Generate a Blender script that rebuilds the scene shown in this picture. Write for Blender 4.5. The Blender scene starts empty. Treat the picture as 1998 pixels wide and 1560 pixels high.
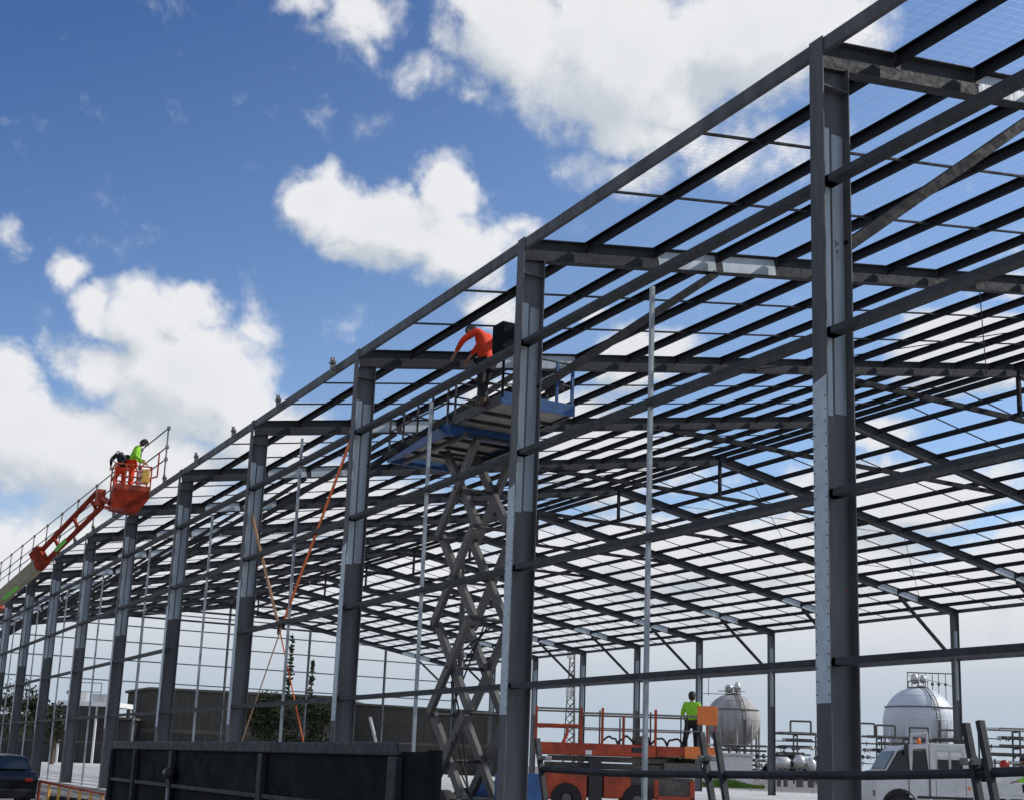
import bpy, bmesh, math, random
from mathutils import Vector, Matrix
random.seed(7)
sc = bpy.context.scene
col = sc.collection
V = Vector
R_ = math.radians

# ------------------------------------------------------------------ camera
CP = V((-10.685, -11.709, 1.387))
yaw, pitch, roll, FOC, PX, PY = -0.519, 0.209, 0.034, 2506.7, 53.8, 181.4
cy, sy, cp, sp = math.cos(yaw), math.sin(yaw), math.cos(pitch), math.sin(pitch)
FW = V((-sy*cp, cy*cp, sp)); r0 = V((cy, sy, 0)); u0 = r0.cross(FW)
cr, sr = math.cos(roll), math.sin(roll)
RT = r0*cr + u0*sr; UP = u0*cr - r0*sr
cam = bpy.data.cameras.new('camera'); camo = bpy.data.objects.new('camera', cam); col.objects.link(camo)
camo.matrix_world = Matrix(((RT.x, UP.x, -FW.x, CP.x), (RT.y, UP.y, -FW.y, CP.y), (RT.z, UP.z, -FW.z, CP.z), (0, 0, 0, 1)))
cam.sensor_width = 36; cam.lens = FOC/1998*36; cam.shift_x = -PX/1998; cam.shift_y = PY/1998
cam.clip_start = 0.1; cam.clip_end = 4000
sc.camera = camo
def ray(u, v): return FW + RT*((u-999-PX)/FOC) - UP*((v-780-PY)/FOC)
def at(u, v, d): return CP + ray(u, v)*d            # point seen at a photo position, d metres in front
def hitx(u, v, x):
    d = ray(u, v); return CP + d*((x-CP.x)/d.x)

# ------------------------------------------------------------------ light and sky
SUN = V((0.79, -0.25, 0.62)).normalized()
sl = bpy.data.lights.new('sun', 'SUN'); sl.energy = 3.6; sl.angle = R_(0.5); sl.color = (1, 0.95, 0.88)
so = bpy.data.objects.new('sun', sl); col.objects.link(so)
so.rotation_euler = SUN.to_track_quat('Z', 'Y').to_euler(); so.location = (40, -20, 60)
sc.view_settings.view_transform = 'Standard'; sc.view_settings.look = 'None'
sc.view_settings.exposure = 0.0; sc.view_settings.gamma = 1
SKY_STRENGTH = 0.10
W = bpy.data.worlds.new('World'); sc.world = W; W.use_nodes = True
nt = W.node_tree; nt.nodes.clear()
def azel(u, v):
    d = ray(u, v).normalized(); return math.atan2(d.x, d.y), math.asin(d.z)
# cloud masses: photo position of the centre, half width, half height (photo pixels), strength
BL = [(1010,60,190,150,1),(1210,110,280,210,1.15),(1470,60,290,180,1.15),(1240,240,190,90,.75),(1600,20,150,130,.9),(1450,300,230,90,.5),
      (1220,340,150,70,.5),(700,40,110,110,.62),(620,0,90,50,.5),(850,150,90,60,.45),(920,195,70,35,.4),
      (640,400,110,85,.95),(870,370,75,95,.95),(770,440,210,95,1.05),(900,490,150,70,.8),(1000,455,80,40,.5),(700,500,90,50,.6),
      (310,620,150,95,1.05),(400,600,70,60,.85),(140,520,60,60,.75),(190,590,60,60,.7),(170,700,95,75,.8),(360,750,230,180,1.15),(500,640,90,60,.5),
      (0,740,100,110,1.05),(40,860,170,140,1),(230,900,330,150,1.1),(520,850,160,120,.8),(10,460,35,50,.4),
      (1240,700,130,100,.95),(1060,800,230,90,.9),(960,600,110,60,.7),(1150,590,60,35,.5),
      (1890,650,150,60,.9),(1720,840,130,60,.8),(1960,560,80,40,.5),(1180,900,270,110,1.0),(1430,1080,520,120,1.1),(1760,960,260,80,1.0),(1900,705,200,80,1.0),(640,1000,400,110,.9),(1850,960,220,70,.8)]
def N(t, **kw):
    n = G.nodes.new(t)
    for k, v in kw.items(): setattr(n, k, v)
    return n
def math_(op, a, b=None, c=None, clamp=False):
    n = G.nodes.new('ShaderNodeMath'); n.operation = op; n.use_clamp = clamp
    for i, x in enumerate((a, b, c)):
        if x is None: continue
        if isinstance(x, (int, float)): n.inputs[i].default_value = x
        else: G.links.new(x, n.inputs[i])
    return n.outputs[0]
def vmath(op, a, b=None):
    n = G.nodes.new('ShaderNodeVectorMath'); n.operation = op
    for i, x in enumerate((a, b)):
        if x is None: continue
        if isinstance(x, (tuple, list)): n.inputs[i].default_value = x
        else: G.links.new(x, n.inputs[i])
    return n.outputs['Value'] if op == 'LENGTH' else n.outputs[0]
def mrange(x, a, b, c=0.0, d=1.0, smooth=True):
    n = G.nodes.new('ShaderNodeMapRange'); n.interpolation_type = 'SMOOTHSTEP' if smooth else 'LINEAR'
    G.links.new(x, n.inputs[0])
    for i, q in enumerate((a, b, c, d)): n.inputs[i+1].default_value = q
    return n.outputs[0]
def noise(vec, scale, detail=4, rough=.55, dist=0.0, lac=2.0):
    n = G.nodes.new('ShaderNodeTexNoise'); n.noise_dimensions = '3D'
    if vec is not None: G.links.new(vec, n.inputs['Vector'])
    n.inputs['Scale'].default_value = scale; n.inputs['Detail'].default_value = detail
    n.inputs['Roughness'].default_value = rough; n.inputs['Distortion'].default_value = dist
    n.inputs['Lacunarity'].default_value = lac
    return n
def mixc(f, a, b, mode='MIX'):
    n = G.nodes.new('ShaderNodeMix'); n.data_type = 'RGBA'; n.blend_type = mode
    for i, x in ((0, f), (6, a), (7, b)):
        if isinstance(x, (int, float)): n.inputs[i].default_value = x
        elif isinstance(x, (tuple, list)): n.inputs[i].default_value = (*x[:3], 1)
        else: G.links.new(x, n.inputs[i])
    return n.outputs[2]
G = bpy.data.node_groups.new('cloud_density', 'ShaderNodeTree')
G.interface.new_socket('Vector', in_out='INPUT', socket_type='NodeSocketVector')
G.interface.new_socket('Density', in_out='OUTPUT', socket_type='NodeSocketFloat')
gi = N('NodeGroupInput'); go = N('NodeGroupOutput')
vec = gi.outputs[0]
wn = noise(vec, 14, 5, .55); w0 = vmath('SUBTRACT', wn.outputs['Color'], (.5, .5, .5))
warp = vmath('ADD', vec, vmath('MULTIPLY', w0, (.075, .06, 0)))
cur = None
for (u, v, ru, rv, s) in BL:
    a, e = azel(u, v); ra, re = ru/FOC/math.cos(e), rv/FOC
    d = vmath('LENGTH', vmath('MULTIPLY', vmath('SUBTRACT', warp, (a, e, 0)), (1/ra, 1/re, 0)))
    q = math_('MULTIPLY_ADD', d, -s, s)
    cur = q if cur is None else math_('SMOOTH_MAX', cur, q, .04)
sep = N('ShaderNodeSeparateXYZ'); G.links.new(warp, sep.inputs[0])
low = math_('MULTIPLY', math_('SUBTRACT', .228, sep.outputs[1]), 7.5)
cur = math_('SMOOTH_MAX', cur, low, .15)
# all-round scattered cloud, away from the part of the sky the photograph shows
side = math_('ABSOLUTE', math_('SUBTRACT', sep.outputs[0], azel(999, 780)[0]))
far = noise(vec, 2.2, 6, .55).outputs[0]
cur = math_('MAXIMUM', cur, math_('MULTIPLY', mrange(side, .5, .75), math_('MULTIPLY', math_('SUBTRACT', far, .45), 4)))
n1 = noise(vec, 20, 9, .6, .3).outputs[0]
n2 = noise(vec, 75, 5, .6).outputs[0]
amp = math_('ADD', math_('MULTIPLY', math_('SUBTRACT', n1, .5), .95), math_('MULTIPLY', math_('SUBTRACT', n2, .5), .22))
amp = math_('MULTIPLY', amp, mrange(cur, -.45, .05, .06, 1.05))
G.links.new(math_('ADD', cur, amp), go.inputs[0])
CG = G
G = nt
tc = N('ShaderNodeTexCoord'); s1 = N('ShaderNodeSeparateXYZ'); G.links.new(tc.outputs['Generated'], s1.inputs[0])
az = math_('ARCTAN2', s1.outputs[0], s1.outputs[1]); el = math_('ARCSINE', s1.outputs[2])
cmb = N('ShaderNodeCombineXYZ'); G.links.new(az, cmb.inputs[0]); G.links.new(el, cmb.inputs[1])
def dens(off):
    n = N('ShaderNodeGroup'); n.node_tree = CG
    G.links.new(vmath('ADD', cmb.outputs[0], off), n.inputs[0]); return n.outputs[0]
dA, dB = dens((0, 0, 0)), dens((.018, .026, 0))
cover = mrange(dA, .06, .52)
lit = mrange(math_('SUBTRACT', dA, dB), -.48, .20)
thick = mrange(dA, .25, 1.3)
ccol = mixc(lit, (.55, .605, .67), (.84, .85, .87))
ccol = mixc(math_('MULTIPLY', thick, .35), ccol, (.66, .69, .73))
hz = mrange(el, .03, .15, 1, 0)
ccol = mixc(math_('MULTIPLY', hz, .8), ccol, (.40, .495, .60))
sky = N('ShaderNodeTexSky'); sky.sky_type = 'NISHITA'; sky.sun_disc = False
sky.sun_elevation = math.asin(SUN.z); sky.sun_rotation = math.atan2(SUN.x, SUN.y)
sky.altitude = 0; sky.air_density = 1.0; sky.dust_density = .3; sky.ozone_density = 2.0
a0_, e0_ = azel(60, 60)
tg = math_('ADD', math_('MULTIPLY', math_('SUBTRACT', az, a0_), 1.63), math_('MULTIPLY', math_('SUBTRACT', e0_, el), 3.2))
tint = mixc(mrange(tg, 0, 1.25, smooth=False), (.62, .84, 1.19), (1.36, 1.42, 1.54))
clear = mixc(1.0, sky.outputs[0], tint, 'MULTIPLY')
ccs = vmath('MULTIPLY', ccol, (1/SKY_STRENGTH,)*3)
final = mixc(cover, clear, ccs)
bg = N('ShaderNodeBackground'); G.links.new(final, bg.inputs[0]); bg.inputs[1].default_value = SKY_STRENGTH
wo = N('ShaderNodeOutputWorld'); G.links.new(bg.outputs[0], wo.inputs[0])

# ------------------------------------------------------------------ materials
MATS = {}
def mat(name, c, rough=.6, metal=0.0, var=.25, scale=3.0, c2=None, bump=0.0, streak=False, spec=.5, emit=None):
    global G
    if name in MATS: return MATS[name]
    m = bpy.data.materials.new(name); m.use_nodes = True; G = m.node_tree
    b = G.nodes['Principled BSDF']
    tcn = N('ShaderNodeTexCoord'); v_ = tcn.outputs['Object']
    if streak: v_ = vmath('MULTIPLY', v_, (1, 1, .12))
    n_ = noise(v_, scale, 6, .62)
    f = mrange(n_.outputs[0], .3, .7)
    dk = c2 if c2 else tuple(x*(1-var) for x in c); lt = tuple(min(1, x*(1+var*.6)) for x in c)
    G.links.new(mixc(f, dk, lt), b.inputs['Base Color'])
    n3 = noise(v_, scale*7, 3, .6)
    G.links.new(mrange(n3.outputs[0], .3, .7, max(.05, rough-.12), min(1, rough+.12)), b.inputs['Roughness'])
    b.inputs['Metallic'].default_value = metal; b.inputs['Specular IOR Level'].default_value = spec
    if bump:
        bn = N('ShaderNodeBump'); bn.inputs['Strength'].default_value = bump; bn.inputs['Distance'].default_value = .02
        G.links.new(n3.outputs[0], bn.inputs['Height']); G.links.new(bn.outputs[0], b.inputs['Normal'])
    MATS[name] = m; return m
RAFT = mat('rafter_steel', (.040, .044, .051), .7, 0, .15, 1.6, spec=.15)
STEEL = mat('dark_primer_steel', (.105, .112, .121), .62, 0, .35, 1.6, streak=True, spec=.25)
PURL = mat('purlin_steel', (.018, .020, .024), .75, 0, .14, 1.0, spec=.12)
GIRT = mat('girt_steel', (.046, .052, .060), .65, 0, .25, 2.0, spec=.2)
GALV = mat('galvanised_plate', (.44, .52, .58), .5, .1, .14, 5.0)
GALW = mat('weathered_web_plate', (.42, .49, .54), .55, .1, .22, 2.2, streak=True)
GALD = mat('dull_web_plate', (.31, .36, .41), .55, .1, .35, 2.0, streak=True)
SILV = mat('galvanised_post', (.27, .31, .34), .42, .35, .2, 6.0)
RAILM = mat('scaffold_tube', (.20, .20, .19), .5, .4, .3, 4.0)
CONC = mat('concrete_slab_mat', (.52, .52, .50), .85, 0, .2, .35)
DIRT = mat('yard_gravel', (.17, .16, .145), .95, 0, .35, .5, bump=.4)
HOARD = mat('charcoal_sheet', (.013, .0155, .016), .8, 0, .15, .8, spec=.06)
HRIB = mat('charcoal_rib', (.026, .030, .037), .6, .0, .25, 3, spec=.25)
ORNG = mat('orange_machine_paint', (.42, .055, .015), .45, 0, .4, 2.2)
ORNR = mat('weathered_orange_paint', (.27, .026, .008), .6, 0, .45, 4.0, spec=.15)
ORNB = mat('bright_orange_plastic', (.85, .22, .05), .5, 0, .12, 4)
BLUE = mat('blue_machine_paint', (.018, .085, .25), .45, 0, .3, 3.0)
DKM = mat('dark_metal', (.030, .031, .033), .5, .2, .3, 5)
GRYM = mat('worn_grey_metal', (.12, .115, .105), .55, .2, .35, 6)
ARMM = mat('scissor_arm_paint', (.10, .098, .092), .5, .1, .15, 2)
DECKU = mat('deck_sheet', (.30, .27, .24), .6, .2, .3, 3)
CREAM = mat('cream_boom_paint', (.30, .27, .17), .5, 0, .2, 4)
LIME = mat('lime_decal', (.16, .55, .06), .5, 0, .1, 5)
RUB = mat('tyre_rubber', (.02, .02, .02), .85, 0, .3, 10)
WHT = mat('white_vehicle_paint', (.62, .63, .63), .35, 0, .08, 3)
GLASS = mat('dark_window_glass', (.018, .022, .026), .12, 0, .3, 2)
STRAPM = mat('orange_strap_web', (.85, .17, .03), .8, 0, .3, 9)
STRAPG = mat('faded_strap_web', (.60, .33, .18), .8, 0, .3, 9)
HIVG = mat('hi_vis_green_cloth', (.30, .72, .04), .85, 0, .2, 9)
HIVO = mat('hi_vis_orange_cloth', (.80, .055, .010), .85, 0, .25, 9)
BLKC = mat('black_cloth', (.014, .014, .017), .9, 0, .3, 9)
SKIN = mat('skin', (.38, .20, .13), .6, 0, .1, 9)
BOOTM = mat('boot_leather', (.10, .06, .035), .8, 0, .3, 9)
HATD = mat('dark_cap', (.02, .02, .022), .7, 0, .2, 9)
SPHW = mat('sphere_white_paint', (.60, .64, .68), .45, 0, .07, .25)
SPHG = mat('sphere_weathered_paint', (.36, .35, .34), .7, 0, .3, .5, streak=True)
PIPEG = mat('pipework_grey', (.13, .125, .115), .6, .2, .4, .8)
PIPEW = mat('pipework_lagging', (.60, .60, .58), .35, .5, .15, 1)
OLIVE = mat('olive_cladding', (.045, .044, .036), .7, 0, .2, .4)
OLIVL = mat('olive_trim', (.085, .082, .068), .7, 0, .2, .4)
WTRIM = mat('white_fascia', (.75, .75, .74), .6, 0, .08, 2)
TRUNK = mat('bark', (.09, .07, .05), .9, 0, .3, 5)
LEAFM = mat('leaf_dark', (.026, .036, .014), .7, 0, .5, 1.5, spec=.25)
LEAFP = mat('leaf_pine', (.030, .045, .022), .8, 0, .4, 1.5, spec=.25)
GRASS = mat('grass_green', (.11, .20, .025), .9, 0, .35, 2)
CARP = mat('dark_car_paint', (.014, .017, .023), .25, .3, .15, 3)
REDL = mat('red_plastic', (.38, .018, .012), .35, 0, .1, 3)
YELO = mat('yellow_plastic', (.75, .42, .08), .5, 0, .15, 6)
AMBER = mat('amber_lens', (.95, .20, .02), .25, 0, .1, 3)

# ------------------------------------------------------------------ mesh building
class MB:
    def __init__(s): s.v = []; s.f = []; s.sm = []
    def add(s, vs, fs, smooth=False):
        o = len(s.v); s.v += [tuple(p) for p in vs]; s.f += [tuple(i+o for i in f) for f in fs]; s.sm += [smooth]*len(fs)
        return s
    def box(s, a, b):
        (x0, y0, z0), (x1, y1, z1) = a, b
        return s.add([(x0,y0,z0),(x1,y0,z0),(x1,y1,z0),(x0,y1,z0),(x0,y0,z1),(x1,y0,z1),(x1,y1,z1),(x0,y1,z1)],
                     [(0,3,2,1),(4,5,6,7),(0,1,5,4),(1,2,6,5),(2,3,7,6),(3,0,4,7)])
    def sweep(s, p0, p1, prof, up=(0,0,1), smooth=False, k1=1.0):
        """2D profile (side, up) swept from p0 to p1"""
        p0, p1, up = V(p0), V(p1), V(up); t = (p1-p0).normalized()
        if abs(t.dot(up)) > .999: up = V((0,1,0))
        sd = t.cross(up).normalized(); uu = sd.cross(t).normalized(); n = len(prof)
        vs = [p0+sd*a+uu*b for a, b in prof] + [p1+sd*a*k1+uu*b*k1 for a, b in prof]
        fs = [(i, (i+1) % n, n+(i+1) % n, n+i) for i in range(n)]
        o = len(s.f); s.add(vs, fs, smooth); s.add(vs, [tuple(range(n-1, -1, -1)), tuple(range(n, 2*n))])
        return s
    def bar(s, p0, p1, w, h, up=(0,0,1)): return s.sweep(p0, p1, rectp(w, h), up)
    def tube(s, p0, p1, r, n=8, r1=None): return s.sweep(p0, p1, circ(r, n), (0,0,1), True, (r1/r if r1 else 1))
    def path(s, pts, r, n=8):
        for a, b in zip(pts, pts[1:]): s.tube(a, b, r, n)
        return s
    def ibeam(s, p0, p1, d, w, tf=.014, tw=.01, up=(0,0,1), off=0.0): return s.sweep(p0, p1, [(a, b+off) for a, b in iprof(d, w, tf, tw)], up)
    def lathe(s, c, prof, n=20, axis='z', smooth=True):
        vs = []; m = len(prof)
        for i in range(n):
            a = 2*math.pi*i/n
            for r, h in prof:
                x, y, z = r*math.cos(a), r*math.sin(a), h
                if axis == 'y': x, y, z = x, z, -y
                if axis == 'x': x, y, z = z, y, -x
                vs.append((c[0]+x, c[1]+y, c[2]+z))
        fs = []
        for i in range(n):
            j = (i+1) % n
            for k in range(m-1): fs.append((i*m+k, j*m+k, j*m+k+1, i*m+k+1))
        return s.add(vs, fs, smooth)
    def sphere(s, c, r, n=24, sz=1.0):
        return s.lathe(c, [(max(.0001, r*math.sin(math.pi*k/(n//2))), -r*sz*math.cos(math.pi*k/(n//2))) for k in range(n//2+1)], n)
    def prism(s, poly, a, b, axis=1):
        """polygon in the two other axes extruded along axis from a to b"""
        n = len(poly)
        def P(q, t):
            if axis == 1: return (q[0], t, q[1])
            if axis == 0: return (t, q[0], q[1])
            return (q[0], q[1], t)
        vs = [P(q, a) for q in poly] + [P(q, b) for q in poly]
        return s.add(vs, [(i, (i+1) % n, n+(i+1) % n, n+i) for i in range(n)] + [tuple(range(n-1,-1,-1)), tuple(range(n, 2*n))])
    def build(s, name, m, parent=None, bevel=0.0, xf=None):
        me = bpy.data.meshes.new(name); me.from_pydata(s.v, [], s.f)
        if xf is not None: me.transform(xf)
        me.polygons.foreach_set('use_smooth', s.sm)
        bm = bmesh.new(); bm.from_mesh(me); bmesh.ops.recalc_face_normals(bm, faces=bm.faces); bm.to_mesh(me); bm.free()
        me.materials.append(m); o = bpy.data.objects.new(name, me); col.objects.link(o)
        if parent is not None:
            o.parent = parent
        if bevel:
            md = o.modifiers.new('bevel', 'BEVEL'); md.width = bevel; md.segments = 2; md.limit_method = 'ANGLE'
        return o
def rectp(w, h): return [(-w/2,-h/2),(w/2,-h/2),(w/2,h/2),(-w/2,h/2)]
def circ(r, n): return [(r*math.cos(2*math.pi*i/n), r*math.sin(2*math.pi*i/n)) for i in range(n)]
def iprof(d, w, tf, tw):
    a, b, c, e = w/2, d/2, tw/2, d/2-tf
    return [(-a,-b),(a,-b),(a,-e),(c,-e),(c,e),(a,e),(a,b),(-a,b),(-a,e),(-c,e),(-c,-e),(-a,-e)]
def cprof(d, w, t=.006, flip=1):      # channel: web vertical (height d), flanges to one side
    return [(0,-d/2),(flip*w,-d/2),(flip*w,-d/2+.02),(flip*(w-t),-d/2+.02),(flip*(w-t),-d/2+t),(flip*t,-d/2+t),(flip*t,d/2-t),(flip*(w-t),d/2-t),(flip*(w-t),d/2-.02),(flip*w,d/2-.02),(flip*w,d/2),(0,d/2)]
def tag(o, label=None, cat=None, group=None, kind=None):
    if label: o['label'] = label
    if cat: o['category'] = cat
    if group: o['group'] = group
    if kind: o['kind'] = kind
    return o
def empty(name, loc=(0,0,0), rz=0.0):
    o = bpy.data.objects.new(name, None); col.objects.link(o); o.location = loc; o.rotation_euler = (0,0,rz); o.empty_display_size = .3
    return o
def world_parts(root):
    """parts were modelled in world coordinates: keep them where they stand under the root"""
    inv = (Matrix.Translation(root.location) @ root.rotation_euler.to_matrix().to_4x4()).inverted()
    for ch in root.children: ch.matrix_parent_inverse = inv

# ------------------------------------------------------------------ ground
def structure(o): o['kind'] = 'structure'; return o
g = MB(); g.add([(-2500,-2500,-.012),(2500,-2500,-.012),(2500,2500,-.012),(-2500,2500,-.012)], [(0,1,2,3)])
structure(g.build('ground', DIRT))
g = MB(); g.add([(-.12,-16,0),(60,-16,0),(60,150,0),(-.12,150,0)], [(0,1,2,3)])
structure(g.build('concrete_floor', CONC))
BW, BH, BAY = 46.68, 10.94, 8.0
SL = (14.98-BH)/(BW/2)                  # roof slope
def rz(x): return BH + SL*(x if x < BW/2 else BW-x)

# ------------------------------------------------------------------ the steel frame of the warehouse
FR = empty('warehouse_frame', (0, 0, 0))
tag(FR, 'dark steel portal frame skeleton of a large unclad warehouse with open gable roof', 'steel building frame')
RDEP = .42
CD = .46
def column(x, y, side):
    """side 1: near wall, flange outside at x; -1: far wall"""
    m = MB(); s = side; e = .014; fw = .13; zb = BH-RDEP-.01; zi = zb+.10
    m.box(sorted_(x, x+s*e, y-fw, y+fw, 0.02, BH+.02)[0], sorted_(x, x+s*e, y-fw, y+fw, .02, BH+.02)[1])
    a, b = sorted_(x+s*(CD-e), x+s*CD, y-fw, y+fw, .02, zi); m.box(a, b)
    m.prism([(x+s*e, .02), (x+s*(CD-e), .02), (x+s*(CD-e), zi), (x+s*e, zb)], y-.006, y+.006, 1)
    for zz in (zb-.25,):            # stiffeners
        a, b = sorted_(x+s*e, x+s*(CD-e), y-fw+.01, y+fw-.01, zz, zz+.012); m.box(a, b)
    o = m.build('column', STEEL, FR)
    if s == 1 and y >= 0:
        p = MB(); a, b = sorted_(x-.009, x-.001, y-.125, y+.125, 2.23, 6.24)
        p.prism([(y-.125,2.23),(y+.125,2.23),(y+.125,6.20),(y-.125,6.28)], x-.009, x-.001, 0)
        nb = len(p.f)
        if y < 20:
            z = 2.33
            while z < 6.15:
                for yy in (-.105, .105): p.lathe((x-.0095, y+yy, z), [(.0005,-.004),(.011,-.004),(.011,.002)], 8, 'x', False)
                z += .16
        fp = p.build('flange_plate', GALV, o); fp.data.materials.append(DKM)
        for q in fp.data.polygons[nb:]: q.material_index = 1
    p = MB()
    for ys in (-1, 1):
        a, b = sorted_(x+s*.06, x+s*.20, y+ys*.0065, y+ys*.0145, 5.8, 9.72); p.box(a, b)
    p.build('web_plate', GALW, o)
    p = MB()
    for ys in (-1, 1):
        a, b = sorted_(x+s*.24, x+s*.435, y+ys*.0065, y+ys*.0125, 5.84, 9.66); p.box(a, b)
    p.build('web_plate', GALD, o)
    p = MB(); a, b = sorted_(x-s*.06, x+s*.52, y-.2, y+.2, 0.002, .02); p.box(a, b)
    for dx in (.08, .38):
        for dy in (-.16, .16): p.tube((x+s*dx, y+dy, .02), (x+s*dx, y+dy, .09), .014, 6)
    p.build('base_plate', STEEL, o)
    return o
def sorted_(x0, x1, y0, y1, z0, z1): return (min(x0,x1), min(y0,y1), min(z0,z1)), (max(x0,x1), max(y0,y1), max(z0,z1))
PX_ = [1.40+1.575*j for j in range(14)] + [23.05]
PX_all = PX_ + [BW-x for x in PX_]
NF = 13
for k in range(-1, NF+1):
    y = k*BAY
    column(0, y, 1)
    column(BW, y, -1)
    for s in (1, -1):
        X = (lambda q: q) if s == 1 else (lambda q: BW-q)
        m = MB(); nrm = V((-SL*s, 0, 1)).normalized()
        a, b = V((X(.016), y, rz(.016))), V((X(BW/2-.002), y, rz(BW/2)))
        m.ibeam(a, b, RDEP, .19, .013, .009, (0,0,1), -RDEP/2)
        for px in PX_[:-1]:          # cleats where the purlins land
            m.add(*cleat(X(px), y)) if False else m.box((X(px)-.05, y-.11, rz(px)-.27), (X(px)+.05, y-.095, rz(px)-.05))
            m.box((X(px)-.05, y+.095, rz(px)-.27), (X(px)+.05, y+.11, rz(px)-.05))
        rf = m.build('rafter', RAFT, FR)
        p = MB()
        t = V((s*1, 0, SL)).normalized(); nn = V((-SL*s, 0, 1)).normalized()
        for (xa, xb) in ((3.07, 4.48), (4.66, 6.05)):
            for ys in (-1, 1):
                P0 = V((X(xa), y+ys*.0095, rz(xa))); P1 = V((X(xb), y+ys*.0095, rz(xb)))
                d = V((0, ys*.006, 0)); v0 = -nn*(RDEP-.04); v1 = -nn*.04
                m2 = [P0+v0, P1+v0, P1+v1, P0+v1]; m2 += [q-d*.7 for q in m2]
                p.add(m2, [(0,1,2,3),(4,7,6,5),(0,4,5,1),(1,5,6,2),(2,6,7,3),(3,7,4,0)])
        p.build('web_plate', GALW, rf)
        # knee brace
        m = MB(); a, b = V((X(CD), y, 8.12)), V((X(4.5), y, rz(4.5)-RDEP-.02))
        m.sweep(a, b, rectp(.15, .15), (0,0,1)); m.build('knee_brace', PURL, FR)
    # collar tie and king post
    xt = (13.09+.34-BH)/SL
    m = MB(); m.sweep((xt, y, 13.09), (BW-xt, y, 13.09), rectp(.12, .16)); m.build('collar_tie', PURL, FR)
    m = MB(); m.sweep((BW/2, y, 13.09+.08), (BW/2, y, rz(BW/2)-RDEP-.02), rectp(.12, .12)); m.build('king_post', PURL, FR)
mk = MB()
for i, (x0, z0, x1, z1) in enumerate(((.27,8.16,.31,8.12),(.27,8.08,.31,8.12),(.34,8.16,.30,8.10),(.28,8.02,.33,8.05),(.33,8.05,.29,7.98),(.29,7.93,.33,7.95))):
    mk.sweep((x0, -.0145, z0), (x1, -.0145, z1), rectp(.003, .016), (0,1,0))
mk.build('painted_mark', DKM, bpy.data.objects.get('column.002') or FR)
MB().lathe((.40, -.008, 3.62), [(.0005,-.004),(.016,-.004),(.016,.002)], 10, 'y').build('red_paint_dot', REDL, bpy.data.objects.get('column.002') or FR)
# purlins: every bay of every line; the 100 that show largest are parts, the rest one part
def proj(P):
    d = V(P)-CP; z = d.dot(FW); 
    return (d.dot(RT)/z*FOC+999+PX, 780+PY-d.dot(UP)/z*FOC, z)
def shown(a, b, n=12):
    tot = 0
    for i in range(n):
        P = V(a).lerp(V(b), i/n); Q = V(a).lerp(V(b), (i+1)/n)
        if (P-CP).dot(FW) < 1 or (Q-CP).dot(FW) < 1: continue
        p, q = proj(P), proj(Q)
        if 0 < p[0] < 1998 and 0 < p[1] < 1560: tot += math.hypot(p[0]-q[0], p[1]-q[1])*(300/p[2])
    return tot
segs = []
for k in range(-1, NF):
    for px in PX_all:
        z = rz(px)-.115
        a, b = (px, k*BAY+.10, z), (px, (k+1)*BAY-.10, z)
        segs.append((shown(a, b), a, b))
segs.sort(key=lambda q: -q[0])
rest = MB()
for i, (w_, a, b) in enumerate(segs):
    fl = -1 if a[0] < BW/2 else 1
    if i < 100:
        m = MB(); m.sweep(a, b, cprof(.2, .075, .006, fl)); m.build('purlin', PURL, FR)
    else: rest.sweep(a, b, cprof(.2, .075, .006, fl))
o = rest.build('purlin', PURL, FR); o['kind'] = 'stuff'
# bridging between the purlins, two lines a bay
for k in range(-1, NF):
    for off in (2.68, 5.12):
        for s in (1, -1):
            X = (lambda q: q) if s == 1 else (lambda q: BW-q)
            m = MB(); y = k*BAY+off
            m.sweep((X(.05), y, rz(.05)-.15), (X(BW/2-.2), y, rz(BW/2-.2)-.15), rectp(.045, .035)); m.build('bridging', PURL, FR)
    for (x0, s) in ((0, 1), (BW, -1)):
        m = MB(); m.sweep((x0+s*.02, k*BAY+.01, BH-.1), (x0+s*.02, (k+1)*BAY-.01, BH-.1), cprof(.2, .08, .006, s))
        m.build('eave_beam', STEEL, FR)
# girts of the near wall (C sections lying on their side between the columns)
GZ = [8.88, 6.82, 4.74, 2.68]
missing = {(3, 2)}
for k in range(-1, NF):
    for gi_, z in enumerate(GZ):
        if (k, gi_) in missing: continue
        m = MB(); y0, y1 = k*BAY-.09, (k+1)*BAY+.0
        xo = .035 + .22*0
        m.sweep((.13, k*BAY-.17 if k >= 0 else k*BAY, z), (.13, (k+1)*BAY-.03, z), [(b, a) for a, b in cprof(.2, .085)])
        m.build('girt', GIRT, FR)
    zt = 8.74 if k != 2 else 9.6
    m = MB(); m.sweep((.13, k*BAY+3.9, 0.0), (.13, k*BAY+3.9, zt), rectp(.062, .062)); m.build('mullion', SILV, FR)
# wall bracing between the last frames, far eave strut
for k in range(4, NF, 1):
    m = MB(); m.sweep((BW-.1, k*BAY, 8.1), (BW-.1, (k+1)*BAY, 8.1), rectp(.14, .18)); m.build('wall_strut', STEEL, FR)
# gable end
YG = NF*BAY
for i in range(1, 6):
    x = BW/6*i
    m = MB(); m.ibeam((x, YG+.05, 0), (x, YG+.05, rz(x)-RDEP), .26, .15, .01, .008, (0,1,0)); m.build('wind_column', STEEL, FR)
for z in (9.2, 10.8, 12.2, 13.5, 7.4):
    xr = max(0, (z-BH)/SL+.3)
    for i in range(6):
        a, b = max(BW/6*i, xr), min(BW/6*(i+1), BW-xr)
        if b-a < .3: continue
        m = MB(); m.sweep((a+.03, YG+.05, z), (b-.03, YG+.05, z), cprof(.1, .16)); m.build('gable_girt', SILV, FR)
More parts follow.
